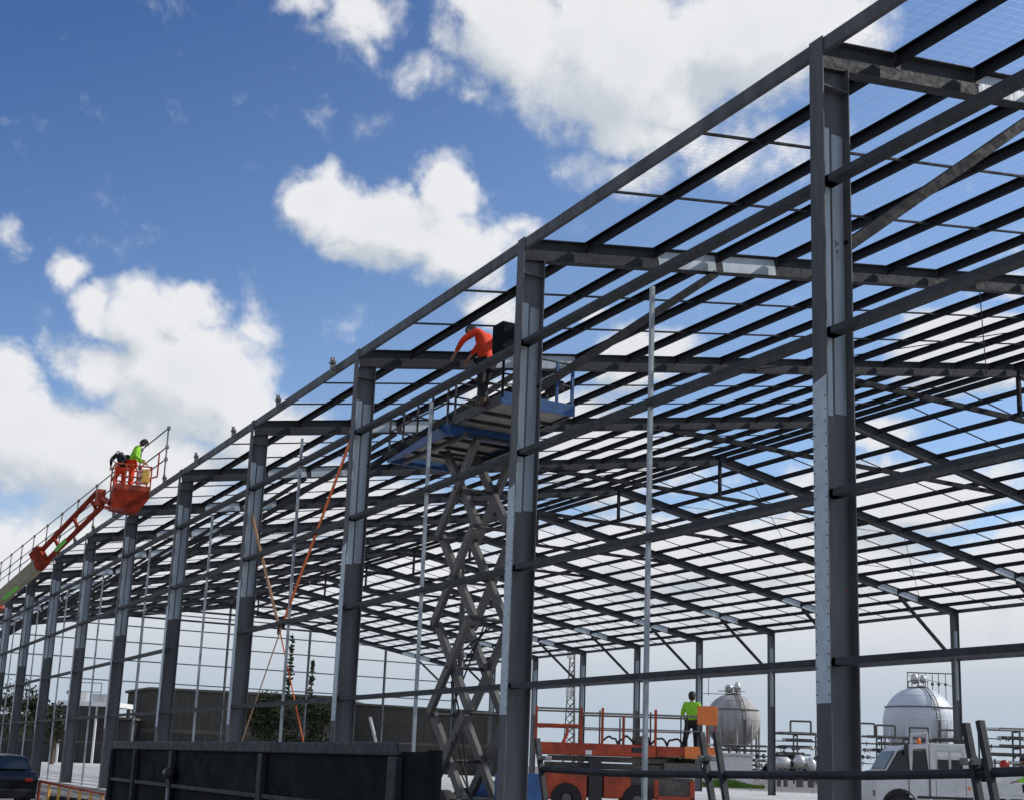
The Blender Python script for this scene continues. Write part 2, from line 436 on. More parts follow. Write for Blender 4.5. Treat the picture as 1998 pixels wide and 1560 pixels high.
# thin roof cross bracing rods
for k in (1, 4, 8):
    for (xa, xb) in ((BW-21.8, BW-12.3), (BW-12.3, BW-2.9), (12.3, 21.8)):
        for (y0, y1) in ((k*BAY, k*BAY+BAY), (k*BAY+BAY, k*BAY)):
            m = MB(); m.tube((xa, y0, rz(xa)-.3), (xb, y1, rz(xb)-.3), .014, 6); m.build('brace_rod', PURL, FR)

# safety mesh over the purlins
m = MB(); r = .0016
for s in (0, 1):
    X = (lambda q: q) if s == 0 else (lambda q: BW-q)
    y = -BAY
    while y < 8*BAY:
        m.sweep((X(.02), y, rz(0)+.01), (X(BW/2), y, rz(BW/2)+.01), rectp(r, r)); y += .15
    x = .1
    while x < BW/2:
        m.sweep((X(x), -BAY, rz(x)+.012), (X(x), 8*BAY, rz(x)+.012), rectp(r, r)); x += .30
o = m.build('safety_mesh', SILV)
tag(o, 'fine galvanised wire safety mesh stretched over the roof purlins', 'safety mesh')

# ------------------------------------------------------------------ guard rail along the eave
gr = empty('guard_rail', (-.1, 34, BH))
tag(gr, 'scaffold tube guard rail standing along the left eave of the frame', 'guard rail')
KS = [2.17+.513*i for i in range(24)]; KS = [k for k in KS if k < 12.8]
ys = [k*BAY for k in KS]
for i, y in enumerate(ys):
    m = MB(); m.box((-.16, y-.10, BH+.0), (-.04, y+.10, BH+.06)); m.box((-.15, y-.03, BH-.22), (-.02, y+.03, BH+.0))
    m.tube((-.12, y-.13, BH+.03), (-.12, y-.13, BH+.12), .025, 6); m.tube((-.12, y+.05, BH+.05), (-.12, y+.05, BH+.17), .03, 6)
    m.build('eave_clamp', RAILM, gr)
    if i >= 4:
        m = MB(); m.tube((-.12, y, BH+.05), (-.12, y, 12.85), .03, 8)
        for z in (12.8, 12.1, 11.65): m.box((-.17, y-.06, z-.06), (-.06, y+.06, z+.06))
        m.build('post', RAILM, gr)
for z in (12.8, 12.1, 11.65):
    m = MB(); m.tube((-.12, ys[4], z), (-.12, ys[-1], z), .026, 8); m.build('rail', RAILM, gr)
world_parts(gr)

# ------------------------------------------------------------------ people
def bone_mesh(name, chains, m, parent, sub=2):
    """chains: dict joint -> (pos, radius[,radius2]); edges list. one skinned, subdivided surface"""
    J, E, root = chains
    names = list(J); idx = {n: i for i, n in enumerate(names)}
    me = bpy.data.meshes.new(name); me.from_pydata([tuple(J[n][0]) for n in names], [(idx[a], idx[b]) for a, b in E], [])
    o = bpy.data.objects.new(name, me); col.objects.link(o)
    md = o.modifiers.new('skin', 'SKIN'); md.use_smooth_shade = True
    for n in names:
        sv = me.skin_vertices[0].data[idx[n]]; rr = J[n][1]
        sv.radius = rr if isinstance(rr, tuple) else (rr, rr)
        sv.use_root = (n == root)
    s2 = o.modifiers.new('sub', 'SUBSURF'); s2.levels = sub; s2.render_levels = sub
    me.materials.append(m); o.parent = parent
    return o
def person(root, face, pose, top, legs, hat=None, hair=None, label='', k_=1.0):
    """pose: joints in local metres; x = person's right, y = forward, z up. face = heading (radians about z)"""
    t = empty('person', root, face); t.scale = (k_, k_, k_); tag(t, label, 'person')
    P = {k: V(v) for k, v in pose.items()}
    J = {'pel': (P['pelvis'], (.12,.09)), 'wst': (P['pelvis'].lerp(P['chest'], .4), (.105,.08)), 'cst': (P['chest'], (.12,.09)),
         'nk': (P['neck'], .055), 'hd0': (P['neck'].lerp(P['head'], .45), .06)}
    E = [('pel','wst'),('wst','cst'),('cst','nk'),('nk','hd0')]
    for s in 'RL':
        J['sh'+s] = (P['shoulder'+s], .065); J['el'+s] = (P['elbow'+s], .044); J['wr'+s] = (P['wrist'+s], .028)
        J['hp'+s] = (P['hip'+s], .092); J['kn'+s] = (P['knee'+s], .062); J['an'+s] = (P['ankle'+s], .042)
        fd = V((0,1,0)); J['to'+s] = (P['ankle'+s]+V((0,.17,-.05)), .035)
        E += [('cst','sh'+s),('sh'+s,'el'+s),('el'+s,'wr'+s),('pel','hp'+s),('hp'+s,'kn'+s),('kn'+s,'an'+s),('an'+s,'to'+s)]
        d = (P['wrist'+s]-P['elbow'+s]).normalized(); sd = d.cross(V((0,1,.3))).normalized()
        pm = P['wrist'+s]+d*.07; J['pm'+s] = (pm, (.036,.02)); E.append(('wr'+s,'pm'+s))
        for i in range(4):
            o_ = sd*(i-1.5)*.02; L = (.065,.078,.072,.055)[i]
            J['f%d'%i+s] = (pm+d*.03+o_, .009); J['g%d'%i+s] = (pm+d*(.03+L*.55)+o_+V((0,0,-.008)), .008); J['h%d'%i+s] = (pm+d*(.03+L*.9)+o_+V((0,0,-.03)), .007)
            E += [('pm'+s,'f%d'%i+s),('f%d'%i+s,'g%d'%i+s),('g%d'%i+s,'h%d'%i+s)]
        J['t0'+s] = (pm-d*.02+sd*.045, .010); J['t1'+s] = (pm+d*.02+sd*.062, .009); E += [('pm'+s,'t0'+s),('t0'+s,'t1'+s)]
    bd = bone_mesh('body', (J, E, 'pel'), SKIN, t)
    # head with nose, ears, chin
    hc = P['head']; hd = (P['head']-P['neck']).normalized(); rot = V((0,0,1)).rotation_difference(hd).to_matrix().to_4x4()
    H = Matrix.Translation(hc) @ rot
    m = MB(); prof = []
    for k in range(13):
        a = math.pi*k/12; rr = .088*math.sin(a); zz = -.125*math.cos(a)
        if zz < -.03: rr *= .84
        prof.append((max(rr,.0004), zz))
    m.lathe((0,0,0), prof, 16); m.sphere((0,.095,-.015), .017, 8, 1.4)
    for sx in (-1, 1): m.sphere((sx*.088,0,-.01), .024, 8, 1.5); m.sphere((sx*.032,.077,.012), .012, 8)
    m.box((-.024,.074,-.062), (.024,.088,-.054))
    m.build('head', SKIN, t, xf=H)
    if True:
        m = MB(); m.lathe((0,-.026,.010), [(.06,-.115),(.088,-.085),(.100,-.03),(.102,.03),(.088,.075),(.05,.112),(.0005,.124)], 16); m.build('hair', hair or HATD, t, xf=H)
    if hat:
        m = MB(); m.lathe((0,0,.05), [(.12,-.004),(.112,.0),(.108,.03),(.092,.07),(.055,.098),(.0005,.107)], 18)
        m.prism([(-.08,.08),(.08,.08),(.06,.16),(-.06,.16)], .045, .054, 2); m.build('hard_hat', hat, t, xf=H)
    # shirt
    Js = {k: (v[0], (tuple(q+.022 for q in v[1]) if isinstance(v[1], tuple) else v[1]+.022)) for k, v in J.items()}
    Js['pel'] = (P['pelvis'].lerp(P['chest'], -.05), (.165,.155)); Js['wst'] = (Js['wst'][0], (.155,.15)); Js['cst'] = (P['chest'], (.175,.168))
    sj = {k: Js[k] for k in ('pel','wst','cst')}; sj['nk'] = (P['chest'].lerp(P['neck'], .85), .075)
    se = [('pel','wst'),('wst','cst'),('cst','nk')]
    for s in 'RL':
        sj['sh'+s] = Js['sh'+s]; sj['el'+s] = Js['el'+s]; sj['wr'+s] = (P['elbow'+s].lerp(P['wrist'+s], .86), .045)
        se += [('cst','sh'+s),('sh'+s,'el'+s),('el'+s,'wr'+s)]
    bone_mesh('shirt', (sj, se, 'pel'), top, t)
    tj = {'pel': (P['pelvis'], (.16,.15))}; te = []
    for s in 'RL':
        tj['hp'+s] = (P['hip'+s], .112); tj['kn'+s] = (P['knee'+s], .083); tj['an'+s] = (P['ankle'+s]+V((0,0,.04)), .068)
        te += [('pel','hp'+s),('hp'+s,'kn'+s),('kn'+s,'an'+s)]
        m = MB(); a = P['ankle'+s]; m.lathe((a.x, a.y+.03, a.z-.075), [(.0005,0),(.062,0),(.066,.02),(.06,.06),(.055,.12),(.056,.15)], 12)
        m.lathe((a.x, a.y+.13, a.z-.075), [(.0005,0),(.052,0),(.055,.02),(.045,.055),(.0005,.075)], 12)
        m.build('boot', BOOTM, t)
    bone_mesh('trousers', (tj, te, 'pel'), legs, t)
    return t
def stand(lean=0.0, arms='down', bend=0.0):
    """joint positions of a standing adult, ankle height .08"""
    p = dict(pelvis=(0,0,.95), hipR=(.1,0,.88), hipL=(-.1,0,.88), kneeR=(.12,.02,.49), kneeL=(-.14,.02,.49), ankleR=(.13,0,.09), ankleL=(-.17,-.02,.09))
    c, s = math.cos(lean), math.sin(lean)
    def up(x, h, f=0): return (x, h*s+f*c, .95+h*c-f*s)
    p.update(chest=up(0,.36), neck=up(0,.55,.01), head=up(0,.69,.03+bend), shoulderR=up(.19,.47), shoulderL=up(-.19,.47))
    if arms == 'down':
        for q, k in (('R',1),('L',-1)): p['elbow'+q] = up(k*.27,.18,.02); p['wrist'+q] = up(k*.27,-.06,.12)
    if arms == 'front':
        for q, k in (('R',1),('L',-1)): p['elbow'+q] = up(k*.28,.17,.06); p['wrist'+q] = up(k*.2,.14,.32)
    return p

# ------------------------------------------------------------------ scissor stack helper
def scissor_stack(parent, c, along, z0, z1, n, half, gap, w, pinm, armm, name='scissor_arm'):
    """n crossing pairs on two planes; along: unit vector of the stack's long direction"""
    al = V(along).normalized(); sd = V((-al.y, al.x, 0)); h = (z1-z0)/n; c = V(c)
    for i in range(n):
        za, zb = z0+i*h, z0+(i+1)*h
        for pl in (-1, 1):
            for d in (-1, 1):
                o_ = sd*(pl*(gap + (0 if d == 1 else w*1.1)))
                m = MB(); a = c+o_-al*(half*d)+V((0,0,za)); b = c+o_+al*(half*d)+V((0,0,zb))
                m.sweep(a, b, rectp(w, w*1.9)); m.build(name, armm, parent)
        for (q, zz) in ((0, (za+zb)/2), (-half, zb), (half, zb)):
            m = MB(); m.tube(c+al*q-sd*(gap+w*1.7)+V((0,0,zz)), c+al*q+sd*(gap+w*1.7)+V((0,0,zz)), .045, 10); m.build('pivot_shaft', pinm, parent)
    return h

# ------------------------------------------------------------------ blue scissor lift (inside, between the second and third columns)
bl = empty('scissor_lift', (3.4, 15.3, 0))
tag(bl, 'tall raised scissor lift with dark blue platform and worker in orange', 'scissor lift')
DX0, DX1, DY0, DY1, DZ = 2.25, 4.35, 13.0, 19.1, 9.28
m = MB(); m.box((DX0+.05, 15.5, DZ+.03), (DX1-.05, DY1-.05, DZ+.07)); m.build('deck', DECKU, bl)
m = MB(); m.box((DX0+.1, DY0+.05, DZ+.11), (DX1-.1, 15.46, DZ+.15)); m.build('extension_deck', DECKU, bl)
for x in (DX0, DX1-.05):
    m = MB(); m.box((x, 15.5, DZ-.16), (x+.05, DY1, DZ+.16)); m.build('side_beam', BLUE, bl, .006)
    m = MB(); xx = x+.1 if x == DX0 else x-.1; m.box((xx-.02, DY0, DZ+.06), (xx+.03, 15.5, DZ+.3)); m.build('extension_beam', DKM, bl, .006)
m = MB(); m.box((DX0, 15.4, DZ-.17), (DX1, 15.49, DZ+.10)); m.build('cross_beam', BLUE, bl, .006)
m = MB(); m.box((DX0, DY1, DZ-.16), (DX1, DY1+.06, DZ+.14)); m.build('cross_beam', BLUE, bl, .006)
m = MB(); m.box((DX0+.08, DY0-.06, DZ+.06), (DX1-.08, DY0, DZ+.34)); m.build('toe_board', BLUE, bl, .006)
for y in (13.9, 14.7, 16.3, 17.2, 18.2):
    m = MB(); m.box((DX0+.08, y, DZ-.05+(.08 if y < 15.4 else 0)), (DX1-.08, y+.05, DZ+.03+(.08 if y < 15.4 else 0))); m.build('deck_joist', DKM, bl)
m = MB()
for yy in (DY0, 13.9, 14.7):
    pass
def rails(parent, x0, x1, y0, y1, z, h, mt, posts=4, r=.024, endm=None):
    for x in (x0, x1):
        for i in range(posts):
            y = y0+(y1-y0)*i/(posts-1); m = MB(); m.bar((x, y, z), (x, y, z+h), .045, .045); m.build('rail_post', mt, parent)
        for f in (1.0, .52):
            m = MB(); m.tube((x, y0, z+h*f), (x, y1, z+h*f), r, 8); m.build('guard_rail', mt, parent)
    for y in (y0, y1):
        for f in (1.0, .52):
            m = MB(); m.tube((x0, y, z+h*f), (x1, y, z+h*f), r, 8); m.build('guard_rail', mt, parent)
rails(bl, DX0+.02, DX1-.02, 15.6, DY1, DZ+.1, 1.1, DKM, 5)
rails(bl, DX0+.12, DX1-.12, DY0, 15.4, DZ+.2, 1.1, DKM, 3)
for x in (DX1-.14, DX1-.55):
    m = MB(); m.bar((x, DY0, DZ+.3), (x, DY0, DZ+1.3), .06, .06); m.build('rail_post', BLUE, bl)
# control box and bag on the rail
cb = at(985, 662, 29.2); m = MB(); m.box((cb.x-.2, cb.y-.25, cb.z-.32), (cb.x+.25, cb.y+.25, cb.z+.34)); m.bar((cb.x,cb.y,DZ+.2),(cb.x,cb.y,cb.z-.3),.06,.06); m.build('control_box', HOARD, bl, .03)
m = MB(); m.box((DX1-.5, 13.3, DZ+.7), (DX1-.15, 13.7, DZ+1.0)); m.build('tool_bag', BLKC, bl, .05)
scissor_stack(bl, (3.42, 16.1, 0), (0,1,0), .35, 9.08, 4, .98, .42, .12, DKM, ARMM)
for x in (2.5, 4.1):
    m = MB(); m.bar((x, 14.9, DZ-.22), (x, 18.6, DZ-.22), .09, .1); m.build('slide_rail', DKM, bl)
m = MB(); m.tube((3.1, 15.9, 3.0), (3.5, 16.8, 5.2), .07, 12); m.tube((3.2, 16.1, 4.2), (3.6, 17.1, 6.6), .045, 12); m.build('lift_cylinder', GRYM, bl)
m = MB(); m.box((2.3, 14.3, .3), (4.3, 18.3, .62)); m.build('chassis', DKM, bl, .04)
m = MB(); m.box((3.2, 13.35, .35), (4.02, 14.2, 1.22)); m.build('engine_cover', BLUE, bl, .04)
m = MB(); m.box((2.2, 18.35, .35), (3.4, 19.0, 1.2)); m.build('battery_cover', BLUE, bl, .04)
m = MB(); m.box((4.36, 15.6, .35), (4.7, 17.6, 1.0)); m.build('control_cover', BLUE, bl, .04)
for q in range(3):
    m = MB(); m.path([(2.9+.1*q, 14.6+.3*q, .6), (2.7+.1*q, 15.4, 1.6+.4*q), (3.2, 16.4+.2*q, 2.8+.5*q), (3.5+.1*q, 15.6, 4.6)], .02, 6); m.build('hose', RUB, bl)
for x in (2.2, 4.1):
    for y in (14.9, 17.7):
        m = MB(); m.lathe((x+.12, y, .4), [(.0005,-.14),(.22,-.14),(.38,-.14),(.40,-.1),(.40,.1),(.38,.14),(.22,.14),(.0005,.14)], 20, 'x'); w_ = m.build('wheel', RUB, bl)
m = MB(); m.lathe((4.0, 14.4, .95), [(.06,0),(.06,.1),(.045,.16),(.0005,.18)], 12); m.build('beacon', AMBER, bl)
world_parts(bl)

# worker bending over the rail in the blue lift
ps = dict(pelvis=(0,-.05,.95), hipR=(.1,-.05,.89), hipL=(-.1,-.05,.89), kneeR=(.13,.06,.49), kneeL=(-.16,-.07,.49), ankleR=(.14,-.02,.09), ankleL=(-.22,-.22,.09),
          chest=(0,.02,1.36), neck=(0,.13,1.61), head=(0,.33,1.64), shoulderR=(.21,.03,1.56), shoulderL=(-.21,.03,1.56),
          elbowR=(.31,.32,1.50), wristR=(.26,.52,1.22), elbowL=(-.33,.28,1.36), wristL=(-.28,.50,1.12))
person((2.42, 14.1, DZ+.17), R_(28), ps, HIVO, BLKC, None, None, 'worker in orange shirt and black trousers bending over the blue scissor lift rail', 1.2)

# ------------------------------------------------------------------ orange scissor lift further back, with worker in green
OD = 40.0
oc = at(1205, 1510, OD); oc.z = 0
odir = math.atan2(RT.y, RT.x)          # deck runs square to the view
ol = empty('scissor_lift', (oc.x, oc.y, 0), odir)
tag(ol, 'low orange rough terrain scissor lift with extended deck under green shirted worker', 'scissor lift')
def P_(name, mb, mt, bev=0.0): return mb.build(name, mt, ol, bev)
# local: x along deck (right in the photo), y away
dz = 1.78
P_('platform', MB().box((-2.6,-.95,dz-.02), (1.1,.95,dz+.34)), ORNG, .02)
P_('extension_platform', MB().box((1.12,-.85,dz+.02), (2.0,.85,dz+.32)), ORNG, .02)
P_('end_panel', MB().box((1.98,-.95,dz-.02), (2.92,-.9,dz+.34)), ORNB, .02)
P_('control_panel', MB().box((2.35,-1.0,dz+1.0), (2.98,-.90,dz+1.58)), ORNB, .05)
P_('extension_floor', MB().box((1.98,-.88,dz+.0), (2.92,.85,dz+.10)), DKM)
P_('deck_badge', MB().box((.35,-.962,dz+.10), (.72,-.952,dz+.26)), DKM, .004)
P_('deck_sign', MB().box((-1.05,-.962,dz+.0), (-.85,-.952,dz+.13)), WTRIM, .004)
for i, x in enumerate((-2.58, -1.2, -.55, .1, .72, 1.08)):
    top = dz+1.42 if i in (0,1,2,5) else dz+1.2
    P_('rail_post', MB().bar((x,-.92,dz+.3), (x,-.92,top), .08, .07), ORNG)
    P_('rail_post', MB().bar((x,.92,dz+.3), (x,.92,top), .05, .05), GRYM)
for y, mt in ((-.92, RAILM), (.92, RAILM)):
    P_('top_rail', MB().tube((-2.58,y,dz+1.36), (-1.2,y,dz+1.36), .03, 8), mt)
    P_('top_rail', MB().tube((-1.2,y,dz+1.25), (2.4,y,dz+1.25), .03, 8), mt)
    P_('mid_rail', MB().tube((-2.58,y,dz+.86), (-1.2,y,dz+.86), .04, 8), ORNG if y < 0 else mt)
    P_('mid_rail', MB().tube((-1.2,y,dz+.8), (2.4,y,dz+.8), .022, 8), mt)
P_('gate_frame', MB().path([(-1.75,-.93,dz+.32), (-1.62,-.93,dz+.62), (-1.62,-.93,dz+.86), (-2.5,-.93,dz+.80)], .05), ORNG)
for y in (-.88, .88): P_('rail_post', MB().bar((2.05,y,dz+.3), (2.05,y,dz+1.3), .04, .04), DKM)
for x in (2.9,):
    for y in (-.88, .88): P_('rail_post', MB().bar((x,y,dz+.1), (x,y,dz+1.2), .05, .05), ORNG)
P_('folded_scissors', MB().box((-2.2,-.55,dz-.20), (1.5,.55,dz-.04)).box((-2.3,-.5,dz-.42), (1.4,.5,dz-.24)), GRYM, .02)
P_('folded_scissors', MB().box((-2.2,-.45,dz-.62), (1.5,.45,dz-.46)), CREAM, .02)
P_('hydraulic_box', MB().box((-.95,-1.0,dz-.5), (-.55,-.6,dz-.05)), DKM, .03)
P_('chassis', MB().box((-2.3,-.7,.5), (2.3,.7,1.15)), GRYM, .04)
P_('engine_cover', MB().box((-2.35,-1.0,.42), (-.98,-.62,1.35)), ORNG, .05)
P_('fuel_cover', MB().box((-.48,-1.0,.5), (.35,-.62,1.3)), ORNG, .05)
P_('step', MB().box((-.93,-1.02,.42), (-.52,-.7,1.2)), DKM, .02)
P_('battery_tray', MB().box((1.35,-1.0,1.3), (2.45,-.6,1.62)), GRYM, .03)
P_('tow_frame', MB().box((1.05,-.95,.5),(1.2,-.85,1.1)).box((2.15,-.95,.5),(2.3,-.85,1.1)).box((1.1,-.95,.5),(2.3,-.8,.62)), ORNG, .02)
for x in (-1.6, .55+.0, 1.75):
    if x == -1.6 or x == .55:
        for y in (-.95, .75):
            wp = P_('wheel', MB().lathe((x, y, .46), [(.2,-.16),(.42,-.16),(.46,-.1),(.46,.1),(.42,.16),(.2,.16)], 24, 'y'), RUB)
            r_ = MB().lathe((x, y, .46), [(.0005,-.10),(.1,-.12),(.2,-.09),(.21,.09),(.0005,.1)], 18, 'y').build('rim', GRYM, wp)
# loose cables and tools on the deck
for j in range(5):
    pts = []; x0 = -.3+.42*j
    for q in range(9):
        a = math.pi*q/8; pts.append((x0+.25*math.cos(a)+.1*j, -.5+.12*j, dz+.34+.28*abs(math.sin(a))*random.uniform(.6,1.1)))
    P_('cable_coil', MB().path(pts, .035, 6), RUB)
P_('tool_crate', MB().box((.45,-.3,dz+.34), (.95,.3,dz+.62)), GRYM, .03)
# worker
wl = ol.matrix_world
def opos(x, y, z):
    c, s = math.cos(odir), math.sin(odir); return (oc.x+c*x-s*y, oc.y+s*x+c*y, z)
pw = stand(.05, 'front'); pw['ankleL'] = (-.24,-.04,.09); pw['kneeL'] = (-.17,.02,.49); pw['wristR'] = (.26,.30,1.08)
person(opos(2.28, -.1, dz+.10), odir+R_(-14), pw, HIVG, BLKC, HATD, None, 'worker in lime green shirt seen from behind standing on the orange lift deck', 1.1)

# ------------------------------------------------------------------ boom lift at the left eave
BD = 46.0
bc = at(250, 990, BD)
bo = empty('boom_lift', (at(-320, 1440, 47).x, at(-320, 1440, 47).y, 0))
tag(bo, 'orange boom lift with cream boom section raising a two man basket to the eave', 'boom lift')
def B_(name, mb, mt, bev=0.0): return mb.build(name, mt, bo, bev)
ba = odir + R_(25); ca, sa = math.cos(ba), math.sin(ba)
def bl_(x, y, z): return V((bc.x+ca*x-sa*y, bc.y+sa*x+ca*y, bc.z+z))
def bquad(mb, x0, x1, y0, y1, z0, z1):
    vs = [bl_(x,y,z) for z in (z0,z1) for x, y in ((x0,y0),(x1,y0),(x1,y1),(x0,y1))]
    return mb.add(vs, [(0,3,2,1),(4,5,6,7),(0,1,5,4),(1,2,6,5),(2,3,7,6),(3,0,4,7)])
hx, hy = .62, .50
FZ = .62
B_('basket_floor', bquad(MB(), -hx,hx,-hy,hy,FZ-.05,FZ), ORNG)
top = [bl_(x,y,FZ-.05) for x, y in ((-hx,-hy),(hx,-hy),(hx,hy),(-hx,hy))]
bot = [bl_(*q) for q in ((-hx-.02,-hy,-.10),(.25,-hy,-.26),(hx,-hy,.30),(hx,hy,.30),(.2,hy,-.2),(-hx,hy,-.10))]
vs = top+bot
B_('basket_skirt', MB().add(vs, [(0,1,6,5,4),(2,3,9,8,7),(1,2,7,6),(3,0,4,9),(4,5,8,9),(5,6,7,8),(0,3,2,1)]), ORNR)
B_('skirt_bumper', bquad(MB(), -hx-.22,hx-.8,-hy-.03,-hy+.06,-.22,-.10), ORNG)
m = MB()
for (x0,x1,y0,y1) in ((-hx,hx,-hy,-hy+.03),(-hx,hx,hy-.03,hy),(-hx,-hx+.03,-hy+.03,hy-.03),(hx-.03,hx,-hy+.03,hy-.03)): bquad(m, x0,x1,y0,y1,FZ,FZ+.14)
B_('kick_panel', m, ORNG)
for x in (-hx, -.26, .26, hx):
    for y in (-hy, hy):
        B_('rail_post', MB().tube(bl_(x,y,FZ), bl_(x,y,FZ+.85), .028, 8), ORNG)
for z in (FZ+.42, FZ+.85):
    m = MB()
    for a, b in (((-hx,-hy),(hx,-hy)),((hx,-hy),(hx,hy)),((hx,hy),(-hx,hy)),((-hx,hy),(-hx,-hy))): m.tube(bl_(*a,z), bl_(*b,z), .028, 8)
    B_('basket_rail', m, ORNG)
B_('side_bracket', MB().tube(bl_(hx,-.2,FZ+.5), bl_(hx+.25,-.2,FZ+.6), .03, 8).tube(bl_(hx+.25,-.2,FZ+.6), bl_(hx+.25,-.2,FZ+1.5), .03, 8), ORNG)
B_('console', bquad(MB(), .30,.56,-hy-.1,-hy+.06,FZ+.25,FZ+.75), YELO, .03)
B_('light_frame', MB().path([at(216,893,BD),at(231,879,BD),at(247,893,BD),at(232,908,BD),at(216,893,BD)], .02), RAILM)
j0 = at(196, 968, 46.3); j1 = at(82, 1087, 47)
off = V((0,0,1)).cross((j1-j0).normalized()).cross((j1-j0).normalized()).normalized()
if off.z < 0: off = -off
B_('jib_arm', MB().sweep(j0+off*.18+V((0,0,.1)), j1+off*.25, rectp(.12,.15)), ORNR, .01)
B_('jib_arm', MB().sweep(j0-off*.30-V((0,0,.1)), j1-off*.25, rectp(.12,.15)), ORNR, .01)
for f in (.12, .42, .75):
    c = j0.lerp(j1, f); B_('jib_link', MB().sweep(c+off*.24, c-off*.28, rectp(.10,.09)), ORNR, .01)
B_('jib_decal', MB().sweep(j0.lerp(j1,.62)-off*.25-FW*.09, j0.lerp(j1,.80)-off*.25-FW*.09, rectp(.02,.16)), LIME)
B_('basket_mount', MB().sweep(j0+V((0,0,.25)), j0-V((0,0,.35)), rectp(.3,.3)).tube(j0, bl_(-hx,0,.1), .1, 12), ORNG, .02)
B_('boom_knuckle', MB().sweep(j1-RT*.1+off*.35, j1-RT*.1-off*.42, rectp(.3,.5)), ORNR, .03)
b1 = at(-300, 1425, 47.4)
dd = (b1-j1).normalized(); off2 = V((0,0,1))-dd*dd.z; off2.normalize()
B_('main_boom', MB().sweep(j1+dd*.15-off2*.12, j1+dd*2.35-off2*.12, rectp(.3,.44)), CREAM, .02)
B_('boom_decal', MB().sweep(j1+dd*1.3-off2*.28-FW*.18, j1+dd*2.0-off2*.28-FW*.18, rectp(.01,.14)), LIME)
B_('boom_base', MB().sweep(j1+dd*2.3-off2*.2, b1-off2*.2, rectp(.42,.5)), ORNG, .02)
B_('turntable', MB().lathe((bo.location.x, bo.location.y, .9), [(.0005,0),(1.0,0),(1.0,.25),(.0005,.25)], 24), ORNG)
x, y = bo.location.x, bo.location.y
B_('counterweight', MB().box((x-1.6,y-.9,1.15),(x+.9,y+.9,2.1)), ORNG, .1)
B_('chassis', MB().box((x-1.6,y-.8,.45),(x+1.6,y+.8,.9)), GRYM, .05)
for dx in (-1.2, 1.2):
    for dy in (-1.0, 1.0): B_('wheel', MB().lathe((x+dx,y+dy,.48), [(.0005,-.17),(.3,-.17),(.45,-.16),(.48,-.1),(.48,.1),(.45,.16),(.3,.17),(.0005,.17)], 22, 'y'), RUB)
world_parts(bo)
p1 = stand(.30, 'front'); p1['head'] = (0,.30,1.60)
h1 = math.atan2(RT.y, RT.x)-math.pi/2
person(bl_(-.02, 0, FZ), h1+R_(12), p1, HIVG, HIVO, HATD, None, 'worker in lime and orange hi-vis leaning right over the boom lift basket', 1.12)
p2 = {k: (v[0], v[1], v[2]*.82 if v[2] > .6 else v[2]*.95) for k, v in ps.items()}; p2['kneeR'] = (.15,.25,.46); p2['kneeL'] = (-.15,.22,.46)
person(bl_(-.36, .05, FZ-.0), h1+R_(120), p2, BLKC, HIVO, HATD, None, 'crouching worker in dark jacket at the left of the boom lift basket')

# ------------------------------------------------------------------ ratchet straps crossing in the third bay
def strap(pts, label, mt, tail):
    a = V(pts[0]); t = empty('tie_down_strap', a); tag(t, label, 'strap', None)
    m = MB(); m.sweep(pts[0], pts[1], rectp(.14,.014), (1,0,0)); m.build('strap_webbing', mt, t)
    m = MB(); m.sweep(pts[1], pts[2], rectp(.055,.012), (1,0,0)); m.build('strap_tail', tail, t)
    m = MB(); m.sweep(V(pts[1])-V((0,.0,.16)), V(pts[1])+V((0,0,.10)), rectp(.1,.05)); m.build('ratchet', DKM, t, .01)
    m = MB(); m.tube((a.x-.1,a.y,a.z), (a.x+.14,a.y,a.z), .03, 8); m.build('hook', mt, t)
    world_parts(t)
strap([hitx(690,842,.12), hitx(553,1212,.12), hitx(472,1445,.12)], 'bright orange strap slanting down left from the third large column', STRAPM, STRAPG)
strap([hitx(485,978,.2), hitx(545,1225,.2), hitx(592,1446,.2)], 'faded orange strap slanting down right from the fourth large column', STRAPG, STRAPM)

# ------------------------------------------------------------------ dark ribbed bin in the foreground left
XB, YB0, YB1, ZB = -7.7, -5.4, 2.15, 1.49
bn = empty('steel_hoarding', (XB+.1, (YB0+YB1)/2, 0))
tag(bn, 'long low charcoal steel hoarding with raised ribs across the left foreground', 'hoarding')
m = MB(); poly = []
for i in range(9):
    a = math.pi/2*i/8; poly.append((XB+.28-.28*math.sin(a) if True else 0, YB0+.28-.28*math.cos(a)))
plan = [(XB+.05, YB0+.04), (XB+.035, YB0+.01), (XB+.015, YB0), (XB-.0, YB0+.03), (XB, YB1), (XB+.05, YB1)]
m.prism(plan, .12, ZB-.05, 2); m.build('shell', HOARD, bn)
m = MB(); m.box((XB-.03, YB0+.35, ZB-.075), (XB+.06, YB1+.02, ZB)); m.build('top_rail', HRIB, bn, .008)
for y, w_ in ((YB1-.03,.05),(1.07,.06),(-.27,.10),(-2.72,.09),(-5.02,.12)):
    m = MB(); m.box((XB-.05, y-w_/2, .12), (XB-.003, y+w_/2, ZB-.08)); m.build('rib', HRIB, bn, .008)
ez = 1.12
m = MB(); m.box((XB-.035, YB0+.35, ez-.02), (XB-.003, YB1, ez+.012)); m.build('side_rail', HRIB, bn, .004)
m = MB(); m.lathe((XB-.06, -.35, 1.22), [(.0005,-.05),(.05,-.05),(.05,.05),(.0005,.05)], 10, 'y'); m.build('latch', DKM, bn)
m = MB(); m.box((XB-.07,-.36,.9), (XB-.052,-.33,1.1)); m.build('hinge_pin', SILV, bn)
m = MB(); m.tube((XB+.03, YB0-.01, 0), (XB+.03, YB0-.01, ZB-.04), .04, 16); m.build('end_post', HOARD, bn)
